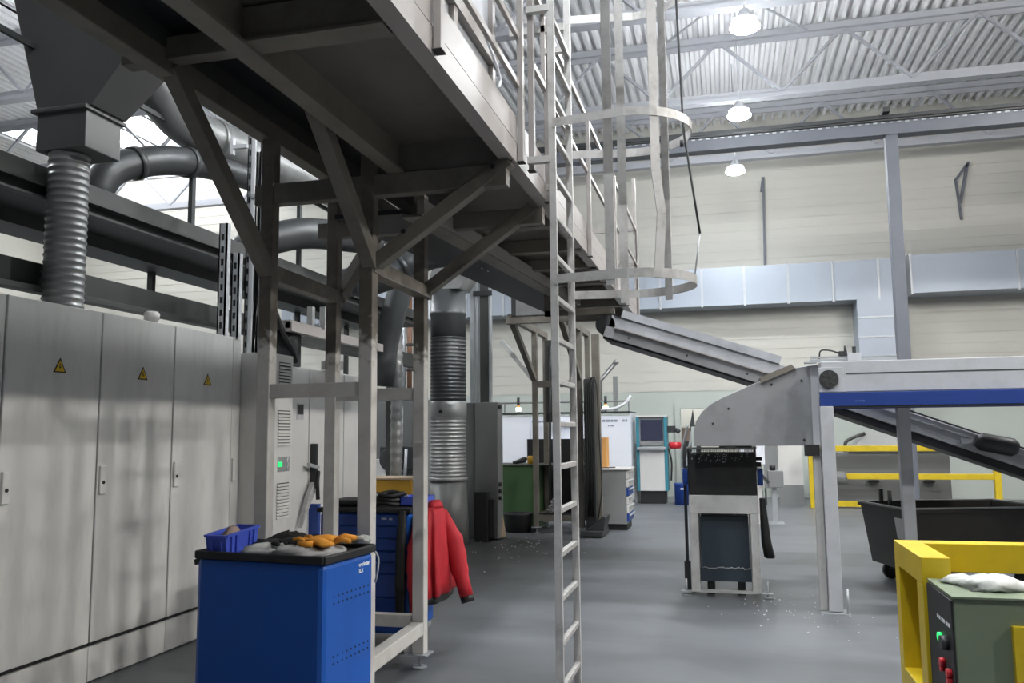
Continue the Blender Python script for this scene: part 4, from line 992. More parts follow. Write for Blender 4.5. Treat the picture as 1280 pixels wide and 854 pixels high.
MB().box(-3.85, -3.0, 18.0, 18.5, 1.3, 1.40).box(-3.95, -3.2, 18.3, 18.45, 1.72, 1.80).build('loading_shelf', M['white'], t)
for px_ in (-4.56, -2.55):
    q = MB().cyl((px_, 18.7, 2.03), (px_, 18.7, 2.07), 0.03, 10).build('signal_lamp_base', M['grey'], t)
    MB().cyl((px_, 18.7, 2.07), (px_, 18.7, 2.15), 0.06, 12).build('green_light', M['signalglow'], q)
    MB().cyl((px_, 18.7, 2.15), (px_, 18.7, 2.21), 0.028, 12).build('amber_light', M['signalamber'], q)
    MB().cyl((px_, 18.7, 2.21), (px_, 18.7, 2.38), 0.033, 12).build('dark_cap', M['dark'], q)
MB().tube([(wx0, 18.7, 2.26), (wx1-0.05, 18.7, 2.26)], 0.02, 8).box(-2.05, -2.02, 18.68, 18.72, 2.03, 2.28).box(-4.9, -4.87, 18.68, 18.72, 2.03, 2.28).build('top_rail', M['grey'], t)
MB().tube(smooth_path([(-2.7, 18.65, 2.07), (-2.35, 18.65, 2.09), (-2.1, 18.65, 2.2), (-1.98, 18.65, 2.38)]), 0.03, 8).build('hose', M['ink'], t)
MB().tube([(-2.74, 19.2, 2.0), (-2.74, 19.2, 2.75), (-2.38, 19.2, 3.15)], 0.05, 10).cyl((-2.40, 19.2, 3.15), (-2.32, 19.2, 3.2), 0.06, 10).build('stack_pipe', M['rim'], t)
MB().box(-2.44, -2.34, 19.2, 19.26, 2.0, 2.85).build('valve_stack', M['grey'], t)
t = thing('green_cabinet', 'dark green machine base left of the ladder', 'machine', (-3.4, 13.9, 0))
MB().box(-3.85, -3.0, 13.62, 14.4, 0.03, 1.04).build('body', M['green'], t, 0.008)
MB().box(-3.87, -2.3, 13.6, 14.42, 1.04, 1.06).build('worktop', M['gallery'], t)
t = thing('oil_can', 'small yellow can standing on the green machine base', 'can', (-3.2, 14, 1.06))
MB().lathe([(0.06, 0), (0.062, 0.12), (0.05, 0.135)], (-3.18, 13.9, 1.06), 14).build('can', M['ochre'], t)
MB().beam((-3.16, 13.9, 1.195), (-3.12, 13.9, 1.27), 0.03, 0.03).build('spout', M['dark'], t)
t = thing('hand_tool', 'dark power tool lying on the green machine base', 'tool', (-3.38, 13.95, 1.06))
MB().tube([(-3.50, 13.9, 1.08), (-3.40, 13.92, 1.10), (-3.30, 13.93, 1.13), (-3.26, 13.94, 1.16)], [0.02, 0.035, 0.05, 0.02], 12).build('body', M['dark'], t)
MB().tube([(-3.4, 13.92, 1.1), (-3.44, 13.9, 1.07)], 0.025, 8).build('grip', M['black'], t)
t = thing('dark_screen', 'black panel screen behind the ladder', 'panel', (-2.8, 14.6, 0))
MB().box(-3.41, -2.03, 14.6, 14.68, 0.06, 1.47).build('panel', M['black'], t, 0.006)
MB().box(-3.3, -3.2, 14.62, 14.75, 0, 0.06).box(-2.3, -2.2, 14.62, 14.75, 0, 0.06).build('foot', M['dark'], t)
t = thing('orange_board', 'orange plywood board edge right of the black panel', 'board', (-1.98, 14.55, 0.98))
MB().box(-2.03, -1.95, 14.3, 14.6, 0.98, 1.49).build('board', M['orangewood'], t, 0.004)
t = thing('black_tub', 'black bucket on the floor before the green machine base', 'bucket', (-3.25, 13.35, 0))
MB().lathe([(0.20, 0), (0.24, 0.28), (0.25, 0.30), (0.23, 0.30), (0.19, 0.02)], (-3.27, 13.32, 0), 20).build('bucket', M['black'], t)
# grey drawer cabinet right of ladder
t = thing('drawer_cabinet', 'grey drawer cabinet with open handles right of the ladder', 'cabinet', (-1.8, 14.1, 0))
MB().box(-2.07, -1.57, 13.75, 14.5, 0.10, 0.97).build('body', M['grey'], t, 0.006)
MB().box(-2.09, -1.50, 13.73, 14.52, 0.97, 0.99).build('top', M['whitemach'], t)
MB().box(-2.04, -1.57, 13.8, 14.45, 0.0, 0.10).build('plinth', M['black'], t)
for i in range(6):
    z0 = 0.14+i*0.137
    d = MB().box(-1.57, -1.535, 13.78, 14.47, z0, z0+0.122).build('drawer', M['whitemach'] if i % 3 else M['bluedk'], t)
    MB().box(-1.535, -1.505, 13.80, 14.45, z0+0.088, z0+0.105).build('drawer_handle', M['galv'], d)
t = thing('flat_tool', 'flat dark tool on top of the grey drawer cabinet', 'tool', (-1.95, 14, 0.99))
MB().box(-2.06, -1.86, 13.9, 13.98, 0.99, 1.005).box(-1.86, -1.76, 13.92, 13.96, 0.995, 1.01).build('tool', M['dark'], t)

# kiosk terminal
t = thing('control_terminal', 'teal and white control terminal with screen by the back wall', 'terminal', (-1.55, 19, 0))
kx0, kx1, ky = -1.90, -1.22, 18.8
MB().box(kx0+0.06, kx1-0.06, ky+0.06, ky+0.5, 0, 0.28).build('base', M['black'], t, 0.006)
MB().box(kx0+0.02, kx1-0.02, ky, ky+0.55, 0.28, 1.18).build('cabinet', M['whitemach'], t, 0.008)
MB().box(kx0-0.0, kx0+0.07, ky-0.015, ky+0.5, 0.28, 1.92).box(kx1-0.07, kx1, ky-0.015, ky+0.5, 0.28, 1.92).build('side_trim', M['teal2'], t, 0.01)
MB().box(kx0+0.02, kx1-0.02, ky+0.06, ky+0.5, 1.25, 1.90).build('head', M['cabgrey'], t, 0.008)
MB().box(kx0-0.01, kx1+0.01, ky-0.02, ky+0.52, 1.90, 1.94).build('top_cap', M['whitemach'], t)
MB().box(kx0+0.10, kx1-0.10, ky+0.045, ky+0.06, 1.38, 1.84).build('screen', M['screen'], t)
MB().box(kx0+0.03, kx1-0.03, ky-0.16, ky+0.05, 1.18, 1.24).build('keyboard_shelf', M['galv'], t, 0.006)
MB().box(kx0+0.1, kx1-0.12, ky-0.02, ky+0.045, 1.27, 1.33).build('button_strip', M['grey'], t)
MB().box(kx1, kx1+0.18, ky+0.1, ky+0.16, 1.55, 1.70).tube([(kx1+0.18, ky+0.13, 1.62), (kx1+0.26, ky+0.1, 1.56)], 0.05, 10).build('hook_tool', M['dark'], t)
MB().lathe([(0.12, 0), (0.15, 0.08), (0.12, 0.14)], (kx1+0.16, ky+0.1, 1.20), 14).build('red_cap', M['redplastic'], t)
MB().tube(smooth_path([(kx1+0.02, ky+0.1, 1.2), (kx1+0.08, ky+0.15, 0.9), (kx1+0.05, ky+0.2, 0.5)]), 0.02, 8).build('cable', M['dark'], t)
t = thing('grey_box', 'low grey equipment box left of the teal terminal', 'box', (-2.0, 19.3, 0))
MB().box(-1.975, -1.915, 18.9, 19.6, 0, 1.30).box(-1.97, -1.92, 18.88, 18.9, 0.45, 0.5).build('box', M['grey'], t)
t = thing('blue_drum', 'blue waste drum beside the teal terminal', 'drum', (-0.9, 18.75, 0))
MB().lathe([(0.19, 0), (0.19, 0.42), (0.2, 0.43), (0.2, 0.46), (0.18, 0.46)], (-0.90, 18.75, 0), 20).build('drum', M['bluedk'], t)
MB().box(-0.95, -0.86, 18.545, 18.562, 0.33, 0.36).build('label', M['ink'], t)

# doorway in the back wall
dr = MB(); dr.box(-1.16, -1.03, 20.93, 21.0, 0, 2.26).box(0.86, 0.98, 20.93, 21.0, 0, 2.26).box(-1.03, 0.86, 20.93, 21.0, 2.13, 2.26)
o = struct('door_1', dr, M['plinth'])
t = struct('wall_far', B(-3.5, 3.5, 23.4, 23.5, -0.05, 3.2), M['wall'])
struct('annex_floor', B(-3.5, 3.5, 21.3, 23.5, -0.2, 0), M['floor'])
struct('annex_ceiling', B(-3.5, 3.5, 21.3, 23.5, 3.2, 3.3), M['ceil'])
struct('annex_wall', MB().box(-3.6, -3.5, 21.3, 23.5, 0, 3.3).box(3.5, 3.6, 21.3, 23.5, 0, 3.3), M['wall'])
t = thing('annex_fill_lamp', 'unseen ceiling light added to brighten the room behind the doorway', 'lamp', (0, 22.3, 3.1))
MB().box(-1.2, 1.2, 22.2, 22.4, 3.1, 3.14).build('diffuser', M['annexfill'], t)  # unseen glowing panel, added so the doorway reads bright
MB().box(-1.25, 1.25, 22.17, 22.43, 3.14, 3.19).build('housing', M['whitemach'], t)
t = thing('carton', 'brown carton on a shelf seen through the doorway', 'carton', (-0.95, 22.5, 1.3))
MB().box(-1.12, -0.80, 22.4, 22.8, 1.32, 1.66).build('carton', M['paper'], t)
MB().box(-1.2, -0.6, 22.3, 22.9, 0.0, 1.32).build('stand', M['dark'], t)
t = thing('tripod_light', 'steel stand with slanted arm in front of the doorway', 'stand', (-0.7, 19.5, 0))
MB().beam((-0.86, 19.5, 0.8), (-0.70, 19.5, 1.60), 0.05, 0.05).build('arm', M['galv'], t)
MB().box(-0.72, -0.62, 19.45, 19.55, 0.0, 1.68).build('post', M['plinth'], t)
MB().lathe([(0.13, 0), (0.13, 0.03)], (-0.68, 19.5, 0.0), 14).build('foot', M['dark'], t)
t = thing('steel_post', 'black pointed steel post standing in the doorway', 'post', (-0.74, 20.3, 0))
MB().prism([(-0.80, 0.0), (-0.66, 0.0), (-0.66, 1.7), (-0.7, 2.1), (-0.78, 1.7)], 'y', 20.3, 20.36).build('shaft', M['dark'], t)

# ================================================================== RIGHT: conveyor line
t = thing('hood_chute', 'grey sheet steel hood with curved front at conveyor end', 'hood', (0.3, 8.6, 1.45))
poly = [(0.865, 1.448), (0.865, 2.20), (0.66, 2.175), (0.30, 2.04), (0.012, 1.915), (-0.11, 1.85), (-0.20, 1.775), (-0.255, 1.69), (-0.285, 1.58), (-0.285, 1.448)]
MB().prism(poly, 'y', 8.25, 9.15).build('hood_shell', M['hood'], t, 0.006)
MB().box(0.80, 0.868, 8.235, 8.25, 1.45, 2.19).build('edge_flange', M['convwhite'], t)
for q in ((0.72, 2.05), (0.84, 1.52), (0.72, 1.50), (0.05, 1.80), (-0.1, 1.66), (0.45, 2.02)): MB().cyl((q[0], 8.25, q[1]), (q[0], 8.243, q[1]), 0.012, 8).build('rivet', M['dark'], t)
MB().prism([(0.355, 2.035), (0.345, 2.09), (0.635, 2.205), (0.67, 2.165)], 'y', 8.21, 9.12).build('inlet_collar', M['sooty'], t)
MB().box(0.0, 0.1, 8.24, 8.32, 1.425, 1.448).box(-0.05, 0.25, 8.3, 8.4, 1.43, 1.448).build('latch', M['dark'], t)
t = thing('belt_conveyor', 'grey horizontal conveyor with blue side beam on white legs', 'conveyor', (3, 8.5, 0))
bc_root = t
MB().box(0.87, 5.0, 8.0, 9.05, 1.93, 2.205).build('side_casing', M['convwhite'], t, 0.006)
MB().box(1.08, 5.0, 7.994, 8.0, 2.09, 2.098).build('seam', M['dark'], t)
MB().box(0.845, 5.0, 7.95, 8.0, 1.80, 1.922).build('blue_beam', M['bluebeam'], t, 0.004)
MB().box(0.845, 5.0, 9.05, 9.10, 1.80, 1.922).build('blue_beam', M['bluebeam'], t, 0.004)
MB().box(0.845, 5.0, 7.96, 7.99, 1.785, 1.80).build('lower_lip', M['dark'], t)
lt = MB()
for x in (1.14, 1.158, 1.176, 1.194, 1.207): lt.box(x, x+0.012, 7.948, 7.95, 1.838, 1.85)
lt.build('lettering', M['blueink'], t)
k = MB().box(0.845, 1.06, 7.985, 8.0, 1.93, 2.15).build('drive_plate', M['convwhite'], t, 0.003)
MB().cyl((0.93, 7.985, 2.045), (0.93, 7.96, 2.045), 0.082, 28).build('drive_wheel', M['dark'], k)
fanm = MB()
for i in range(6):
    a = i*PI/3; fanm.beam((0.93+0.02*math.cos(a), 7.957, 2.045+0.02*math.sin(a)), (0.93+0.07*math.cos(a+0.3), 7.957, 2.045+0.07*math.sin(a+0.3)), 0.02, 0.004, (0, 1, 0))
fanm.build('fan_blade', M['gallery'], k)
for x, y in ((0.835, 7.92), (1.66, 8.92), (3.4, 7.95), (3.4, 8.92)):
    p_ = MB().box(x, x+0.115, y, y+0.10, 0.02, 1.80).build('leg', M['convwhite'], t, 0.006)
    MB().box(x-0.07, x+0.17, y-0.05, y+0.16, 0, 0.012).cyl((x+0.15, y-0.02, 0), (x+0.15, y-0.02, 0.22), 0.012, 8).build('foot_plate', M['galv'], p_)
MB().box(0.765, 0.83, 7.97, 8.03, 0.02, 1.46).build('square_stanchion', M['tablewhite'], t, 0.004)
MB().box(0.70, 0.82, 7.94, 8.06, 1.36, 1.46).build('sensor_box', M['black'], t)
t = thing('linear_actuator', 'slim pneumatic actuator lying on top of the conveyor', 'actuator', (1.15, 8.2, 2.205))
MB().box(0.80, 1.54, 8.16, 8.22, 2.215, 2.24).box(0.80, 1.54, 8.16, 8.22, 2.25, 2.265).box(0.75, 0.85, 8.15, 8.24, 2.205, 2.22).box(1.45, 1.54, 8.15, 8.24, 2.205, 2.22).build('rail', M['galv'], t)
MB().box(1.12, 1.24, 8.13, 8.25, 2.205, 2.29).build('carriage', M['convwhite'], t, 0.006)
MB().box(1.05, 1.12, 8.15, 8.22, 2.265, 2.31).box(1.17, 1.20, 8.17, 8.2, 2.29, 2.35).cyl((1.11, 8.18, 2.29), (1.11, 8.18, 2.36), 0.012, 8).build('valve', M['dark'], t)
MB().tube(smooth_path([(0.88, 8.19, 2.245), (0.89, 8.19, 2.33), (0.98, 8.19, 2.325), (1.07, 8.19, 2.29)]), 0.007, 8).build('air_hose', M['black'], t)
# upper inclined conveyor from platform to hood
def trough(name, label, a, b, y0, y1, hgt, m_, lip=True):
    a = Vector((a[0], 0, a[1])); b = Vector((b[0], 0, b[1])); d = (b-a).normalized(); u = Vector((-d.z, 0, d.x))
    if u.z < 0: u = -u
    t = thing(name, label, 'conveyor', ((a.x+b.x)/2, (y0+y1)/2, (a.z+b.z)/2-0.1))
    def slab(lo, hi, ya, yb, nm, mm, e0=0, e1=0):
        p = [a+d*e0+u*lo, b+d*e1+u*lo, b+d*e1+u*hi, a+d*e0+u*hi]
        return MB().prism([(q.x, q.z) for q in p], 'y', ya, yb).build(nm, mm, t)
    slab(0, 0.05, y0, y1, 'belt_bottom', M['belt'])
    slab(0.045, hgt*0.55, y0-0.012, y0+0.0, 'near_side', m_, 0.0)
    slab(hgt*0.55, hgt*0.58, y0-0.05, y0, 'side_lip', M['galv'] if lip else m_, 0.12)
    slab(0.05, hgt, y1-0.02, y1, 'far_side', m_)
    slab(0.06, 0.075, y0, y1-0.02, 'belt', M['dark'])
    return t, a, b, d, u, slab
t = thing('inclined_conveyor', 'grey inclined trough conveyor from the platform down into the hood', 'conveyor', (-0.3, 9.5, 2.3))
a = Vector((-1.27, 0, 2.63)); b = Vector((0.50, 0, 2.02)); d = (b-a).normalized(); u = Vector((-d.z, 0, d.x))
def slope_slab(lo, hi, ya, yb, nm, mm, e0=0.0, e1=0.0):
    p = [a+d*e0+u*lo, b+d*e1+u*lo, b+d*e1+u*hi, a+d*e0+u*hi]
    return MB().prism([(q.x, q.z) for q in p], 'y', ya, yb).build(nm, mm, t)
slope_slab(0.0, 0.022, 9.2, 9.95, 'belt_bottom', M['belt'])
slope_slab(0.022, 0.14, 9.17, 9.20, 'front_skirt', M['hood'], 0.0, 0.12)
slope_slab(0.14, 0.152, 9.12, 9.22, 'side_lip', M['platf'], 0.10)
slope_slab(0.152, 0.275, 9.20, 9.225, 'inner_side', M['chain_steel'], 0.02, 0.12)
slope_slab(0.272, 0.280, 9.18, 9.235, 'seam', M['dark'], 0.05)
slope_slab(0.280, 0.365, 9.215, 9.24, 'upper_side', M['chain_steel'], 0.12)
slope_slab(0.022, 0.34, 9.93, 9.95, 'far_side', M['chain_steel'])
slope_slab(0.10, 0.12, 9.225, 9.93, 'belt', M['dark'])
for k_ in (0.15, 0.5, 0.85):
    p = a+(b-a)*k_+u*0.08; MB().cyl((p.x, 9.17, p.z), (p.x, 9.16, p.z), 0.012, 8).build('bolt', M['dark'], t)
MB().box(-1.95, -1.15, 9.3, 9.38, 2.92, 2.98).box(-1.95, -1.87, 9.3, 9.38, 2.92, 3.18).build('hanger', M['sooty'], t)
MB().cyl((-1.24, 9.2, 2.78), (-1.24, 9.95, 2.78), 0.11, 18).build('head_roller', M['dark'], t)
# lower inclined conveyor, mirrored slope, passing behind the legs
t, a, b, d, u, slab = trough('inclined_conveyor', 'grey inclined trough conveyor dropping behind the white conveyor legs', (1.12, 1.80), (3.6, 0.86), 9.35, 10.0, 0.30, M['chain_steel'], False)
slab(0.05, 0.22, 9.32, 9.35, 'front_skirt', M['chain_steel']); slab(-0.03, 0.04, 9.33, 9.99, 'under_belt', M['belt'])
slab(0.232, 0.245, 9.30, 9.36, 'dark_seam', M['dark'], 0.6)
p = a+(b-a)*0.52+u*0.16
MB().tube([(p.x-0.05, 9.22, p.z+0.02), (p.x+0.0, 9.22, p.z), (p.x+0.28, 9.22, p.z-0.06), (p.x+0.32, 9.22, p.z-0.07)], [0.05, 0.09, 0.09, 0.06], 16).build('motor', M['dark'], t)
MB().box(p.x-0.16, p.x-0.02, 9.28, 9.33, p.z-0.02, p.z+0.03).build('motor_plate', M['galv'], t)
MB().box(3.4, 3.48, 9.4, 9.48, 0.0, 0.93).box(3.4, 3.48, 9.9, 9.98, 0.0, 0.93).build_each('leg', M['tablewhite'], t)
MB().tube(smooth_path([(1.12, 9.3, 1.86), (1.18, 9.3, 1.80), (1.22, 9.3, 1.83)]), 0.012, 8).build('cable', M['black'], t)

# ------------------------------------------------------------------ stand with mesh basket
t = thing('steel_stand', 'pale steel stand under the hood', 'stand', (-0.03, 8.85, 0))
sx0, sx1, sy0, sy1 = -0.36, 0.30, 8.5, 9.15
MB().box(sx0, sx1, sy0, sy0+0.06, 0.79, 0.965).box(sx0, sx0+0.06, sy0+0.06, sy1-0.06, 0.80, 0.965).box(sx1-0.06, sx1, sy0+0.06, sy1-0.06, 0.80, 0.965).box(sx0, sx1, sy1-0.06, sy1, 0.80, 0.965).box(sx0+0.05, sx1-0.05, sy0+0.05, sy1-0.05, 0.93, 0.96).build('top_frame', M['tablewhite'], t, 0.006)
for x in (sx0+0.005, sx1-0.085):
    for y in (sy0+0.004, sy1-0.09):
        MB().box(x, x+0.08, y, y+0.08, 0.04, 0.80).build('leg', M['tablewhite'], t, 0.005)
MB().box(sx0+0.04, sx1-0.04, sy0+0.01, sy0+0.05, 0.035, 0.06).build('lower_bar', M['tablewhite'], t)
for x in (sx0-0.05, sx1+0.05):
    MB().box(x-0.05, x+0.05, sy0+0.0, sy0+0.07, 0.03, 0.045).cyl((x, sy0+0.03, 0.0), (x, sy0+0.03, 0.16), 0.011, 8).lathe([(0.045, 0), (0.045, 0.014)], (x, sy0+0.03, 0), 12).build('levelling_foot', M['galv'], t)
t = thing('scrap_bin', 'dark blue grey waste bin standing inside the steel stand', 'bin', (-0.03, 8.85, 0.06))
MB().box(sx0+0.10, sx1-0.10, sy0+0.10, sy1-0.10, 0.14, 0.76).build('bin', M['teal'], t, 0.01)
MB().box(sx0+0.09, sx1-0.09, sy0+0.08, sy0+0.10, 0.135, 0.26).build('lower_panel', M['teal'], t)
MB().box(sx0+0.15, sx0+0.22, sy0+0.12, sy1-0.12, 0.0, 0.14).box(sx1-0.22, sx1-0.15, sy0+0.12, sy1-0.12, 0.0, 0.14).build_each('skid', M['black'], t)
jg = MB(); pr = []
for i in range(27): pr.append((sx0+0.10+0.46*i/26, sy0+0.078, 0.262+random.uniform(-0.012, 0.012)))
jg.tube(pr, 0.006, 6); jg.build('metal_swarf', M['rim'], t)
t = thing('mesh_basket', 'black wire mesh basket full of parts on the steel stand', 'basket', (-0.03, 8.8, 0.965))
bx0, bx1, by0, by1, bz0, bz1 = -0.36, 0.29, 8.52, 9.1, 0.97, 1.42
MB().box(bx0+0.012, bx1-0.012, by0+0.012, by1-0.012, bz0, bz1-0.05).build('dark_contents', M['mesh'], t)
wm = MB()
n = 0
for i in range(38):
    x = bx0+(bx1-bx0)*i/37; wm.box(x-0.002, x+0.002, by0, by0+0.004, bz0, bz1)
for i in range(26):
    z = bz0+(bz1-bz0)*i/25; wm.box(bx0, bx1, by0-0.002, by0+0.002, z-0.002, z+0.002)
for i in range(26):
    y = by0+(by1-by0)*i/25
    for x in (bx0, bx1): wm.box(x-0.002, x+0.002, y-0.002, y+0.002, bz0, bz1)
for i in range(26):
    z = bz0+(bz1-bz0)*i/25
    for x in (bx0, bx1): wm.box(x-0.002, x+0.002, by0, by1, z-0.002, z+0.002)
wm.build('wire_mesh', M['mesh'], t)
rm = MB()
rm.box(bx0-0.01, bx1+0.01, by0-0.012, by0+0.006, bz1-0.01, bz1+0.012).box(bx0-0.01, bx0+0.006, by0, by1, bz1-0.01, bz1+0.012).box(bx1-0.006, bx1+0.01, by0, by1, bz1-0.01, bz1+0.012)
rm.build('rim', M['rim'], t)
sm = MB()
for k in range(70):
    x = random.choice([random.uniform(bx0+0.03, bx0+0.2), random.uniform(bx0+0.2, bx1-0.06), random.uniform(-0.1, 0.02)])
    z = random.uniform(bz1-0.14, bz1-0.04)
    sm.box(x, x+random.uniform(0.004, 0.016), by0+0.006, by0+0.012, z, z+0.007)
sm.build('shiny_part', M['ink'], t)
MB().box(bx1+0.004, bx1+0.05, by0+0.05, by0+0.2, 1.24, 1.28).box(bx1+0.004, bx1+0.06, by0+0.05, by0+0.2, 1.30, 1.33).build('clip', M['black'], t)
for sx_, lb in ((bx0-0.055, 'small blue plastic bin hooked at left of mesh basket'), (bx1+0.012, 'small blue plastic bin hooked at right of mesh basket')):
    o = MB().box(sx_, sx_+0.05, by0+0.05, by0+0.2, 1.06, 1.22).box(sx_+0.004, sx_+0.046, by0+0.045, by0+0.05, 1.08, 1.2).build('hook_bin', M['bluedk'], None, 0.004)
    tag(o, lb, 'bin', 'small blue bins beside the basket')
t = thing('work_trousers', 'dark cloth hanging down at right of the steel stand', 'clothing', (0.36, 8.7, 0.3))
drape([(0.92, 0.315, 0.37, 8.6, 8.85), (0.75, 0.315, 0.385, 8.58, 8.87), (0.5, 0.32, 0.41, 8.58, 8.87), (0.36, 0.34, 0.44, 8.6, 8.86)], 20, 0.006, 6).build('cloth', M['clothdark'], t)
t = thing('support_pole', 'thin dark pole with silver arm at left of the mesh basket', 'pole', (-0.41, 8.7, 0))
MB().box(-0.415, -0.385, 8.7, 8.73, 0.30, 1.30).box(-0.43, -0.37, 8.68, 8.75, 0.0, 0.3).build('pole', M['dark'], t)
MB().tube(smooth_path([(-0.41, 8.68, 1.05), (-0.43, 8.68, 1.35), (-0.37, 8.68, 1.60), (-0.35, 8.68, 1.66)]), 0.012, 8).build('arm', M['galv'], t)
MB().lathe([(0.02, 0), (0.025, 0.02), (0.02, 0.04)], (-0.40, 8.66, 1.18), 10).build('knob', M['ink'], t)

# ------------------------------------------------------------------ machines behind the stand
t = thing('inspection_station', 'white inspection machine with grey screen behind the basket', 'machine', (0.6, 15, 0))
MB().box(0.25, 0.66, 15.0, 15.5, 1.0, 1.50).build('head', M['white'], t, 0.02)
MB().box(0.33, 0.52, 14.99, 15.0, 1.12, 1.42).build('screen', M['cabgrey'], t)
MB().box(0.70, 0.95, 15.0, 15.3, 0.62, 0.90).build('control_box', M['grey'], t, 0.008)
MB().box(0.76, 0.84, 15.1, 15.2, 0.02, 0.62).box(0.68, 0.94, 15.0, 15.3, 0.0, 0.02).build('pedestal', M['galv'], t)
MB().beam((0.46, 14.95, 1.0), (0.70, 14.95, 0.70), 0.08, 0.05).build('arm', M['dark'], t)
MB().cyl((0.78, 15.1, 0.90), (0.78, 15.1, 0.99), 0.05, 12).build('knob', M['black'], t)
MB().box(0.35, 0.60, 15.1, 15.4, 0.0, 1.0).build('column', M['whitemach'], t)
t = thing('partition_panel', 'grey and white partition panel left of the yellow guard', 'panel', (1.2, 18.9, 0))
MB().box(0.80, 1.10, 18.9, 18.96, 0.35, 1.95).build('green_grey_leaf', M['grey'], t)
MB().box(1.10, 1.60, 18.92, 18.98, 0.42, 1.75).build('white_leaf', M['whitemach'], t)
MB().box(1.10, 1.60, 18.90, 18.92, 0.0, 0.42).build('skirt', M['grey'], t)
MB().box(0.80, 0.84, 18.9, 18.96, 0.0, 0.35).box(1.56, 1.60, 18.92, 18.98, 0.0, 0.4).build('foot', M['dark'], t)

# yellow guard rail by back wall
t = thing('guard_rail', 'yellow safety guard rail with three bars near the back wall', 'guard rail', (3.1, 18.3, 0))
gx0, gx1, gy = 1.66, 5.2, 18.25
MB().box(gx0, gx0+0.16, gy, gy+0.16, 0, 1.20).build('post', M['yellow'], t, 0.01)
MB().box(gx1-0.12, gx1, gy, gy+0.12, 0, 1.2).build('post', M['yellow'], t, 0.01)
for z in (1.14, 0.58, 0.03):
    MB().box(gx0+0.16, gx1-0.12, gy+0.02, gy+0.10, z, z+0.115).build('bar', M['yellow'], t, 0.008)
t = thing('storage_press', 'large grey metal cabinet behind the yellow guard rail', 'machine', (3.4, 19, 0))
MB().box(1.95, 4.42, 18.75, 19.6, 0.0, 1.10).build('body', M['machgrey'], t, 0.01)
MB().add([(2.55, 18.75, 1.13), (4.4, 18.75, 1.13), (4.4, 19.5, 1.13), (2.55, 19.5, 1.13), (2.85, 18.85, 1.50), (4.2, 18.85, 1.50), (4.2, 19.4, 1.50), (2.85, 19.4, 1.50)], [(0,1,2,3),(4,5,6,7),(0,1,5,4),(1,2,6,5),(2,3,7,6),(3,0,4,7)]).build('hopper', M['cabgrey'], t)
MB().box(2.5, 4.45, 18.72, 19.6, 1.10, 1.14).tube(smooth_path([(2.45, 18.8, 1.14), (2.45, 18.8, 1.33), (2.62, 18.8, 1.42), (2.85, 18.8, 1.50)]), 0.035, 8).build('frame', M['gallery'], t)
for x in (2.95, 4.0): MB().lathe([(0.10, 0), (0.12, 0.03), (0.06, 0.05)], (x, 18.7, 0.50), 14).build('grip', M['black'], t)
t = thing('grey_mitten', 'dark glove hung over the middle yellow bar', 'glove', (2.25, 18.2, 0.4))
drape([(0.74, 2.12, 2.35, 18.2, 18.265), (0.6, 2.12, 2.38, 18.2, 18.265), (0.48, 2.20, 2.40, 18.2, 18.265)], 16, 0.006, 5).build('cloth', M['machgrey'], t)

# ------------------------------------------------------------------ wheeled steel skip
t = thing('steel_skip', 'dark steel wheeled skip with worn bright rim, right', 'container', (2.1, 9.75, 0))
e1 = Vector((0.28, -0.96, 0)).normalized(); e2 = Vector((0.96, 0.28, 0)).normalized()
c0 = Vector((1.43, 10.02, 0)); L1, L2 = 0.96, 1.5
def sk(u_, v_, z): return c0+e1*(u_*L1)+e2*(v_*L2)+Vector((0, 0, z))
T_ = [sk(0, 0, .80), sk(1, 0, .80), sk(1, 1, .80), sk(0, 1, .80)]
Bt = [sk(.06, .05, .17), sk(.94, .05, .17), sk(.94, .95, .17), sk(.06, .95, .17)]
Ti = [sk(.03, .02, .80), sk(.97, .02, .80), sk(.97, .98, .80), sk(.03, .98, .80)]
Bi = [sk(.09, .07, .20), sk(.91, .07, .20), sk(.91, .93, .20), sk(.09, .93, .20)]
f4 = lambda a_, b_: [(a_+i, a_+(i+1) % 4, b_+(i+1) % 4, b_+i) for i in range(4)]
MB().add(Bt+T_+Ti+Bi, [(3, 2, 1, 0)]+f4(0, 4)+f4(4, 8)+f4(8, 12)+[(12, 13, 14, 15)]).build('tub', M['skip'], t)
rm = MB()
for i in range(4): rm.beam(T_[i], T_[(i+1) % 4], 0.035, 0.022)
rm.build('rim', M['rim'], t)
rm = MB()
for i in range(4):
    rm.beam(T_[i]-Vector((0, 0, 0.02)), T_[(i+1) % 4]-Vector((0, 0, 0.02)), 0.06, 0.03)
rm.build('rim_flange', M['skip'], t)
for u_ in (0.42, 0.62):
    q = sk(u_, 0.03, 0.80); MB().cyl(q, q+Vector((0, 0, 0.16)), 0.022, 10).build('lifting_pin', M['gallery'], t)
q = sk(0.82, 0.035, 0.45); n0 = -e2
MB().beam(sk(.86, .0055, .70), sk(.86, .022, .49), 0.17, 0.004, tuple(e2)).build('paper_label', M['label'], t)
for u_, v_ in ((0.2, 0.14), (0.8, 0.14), (0.2, 0.86), (0.8, 0.86)):
    q = sk(u_, v_, 0); ax = e1*0.025
    k = MB().cyl(q+Vector((0, 0, 0.085))-ax, q+Vector((0, 0, 0.085))+ax, 0.085, 20).build('wheel', M['black'], t)
    MB().beam(q+Vector((0, 0, 0.10))-ax*1.6, q+Vector((0, 0, 0.18))-ax*1.6, 0.05, 0.01).beam(q+Vector((0, 0, 0.10))+ax*1.6, q+Vector((0, 0, 0.18))+ax*1.6, 0.05, 0.01).build('wheel_fork', M['gallery'], k)

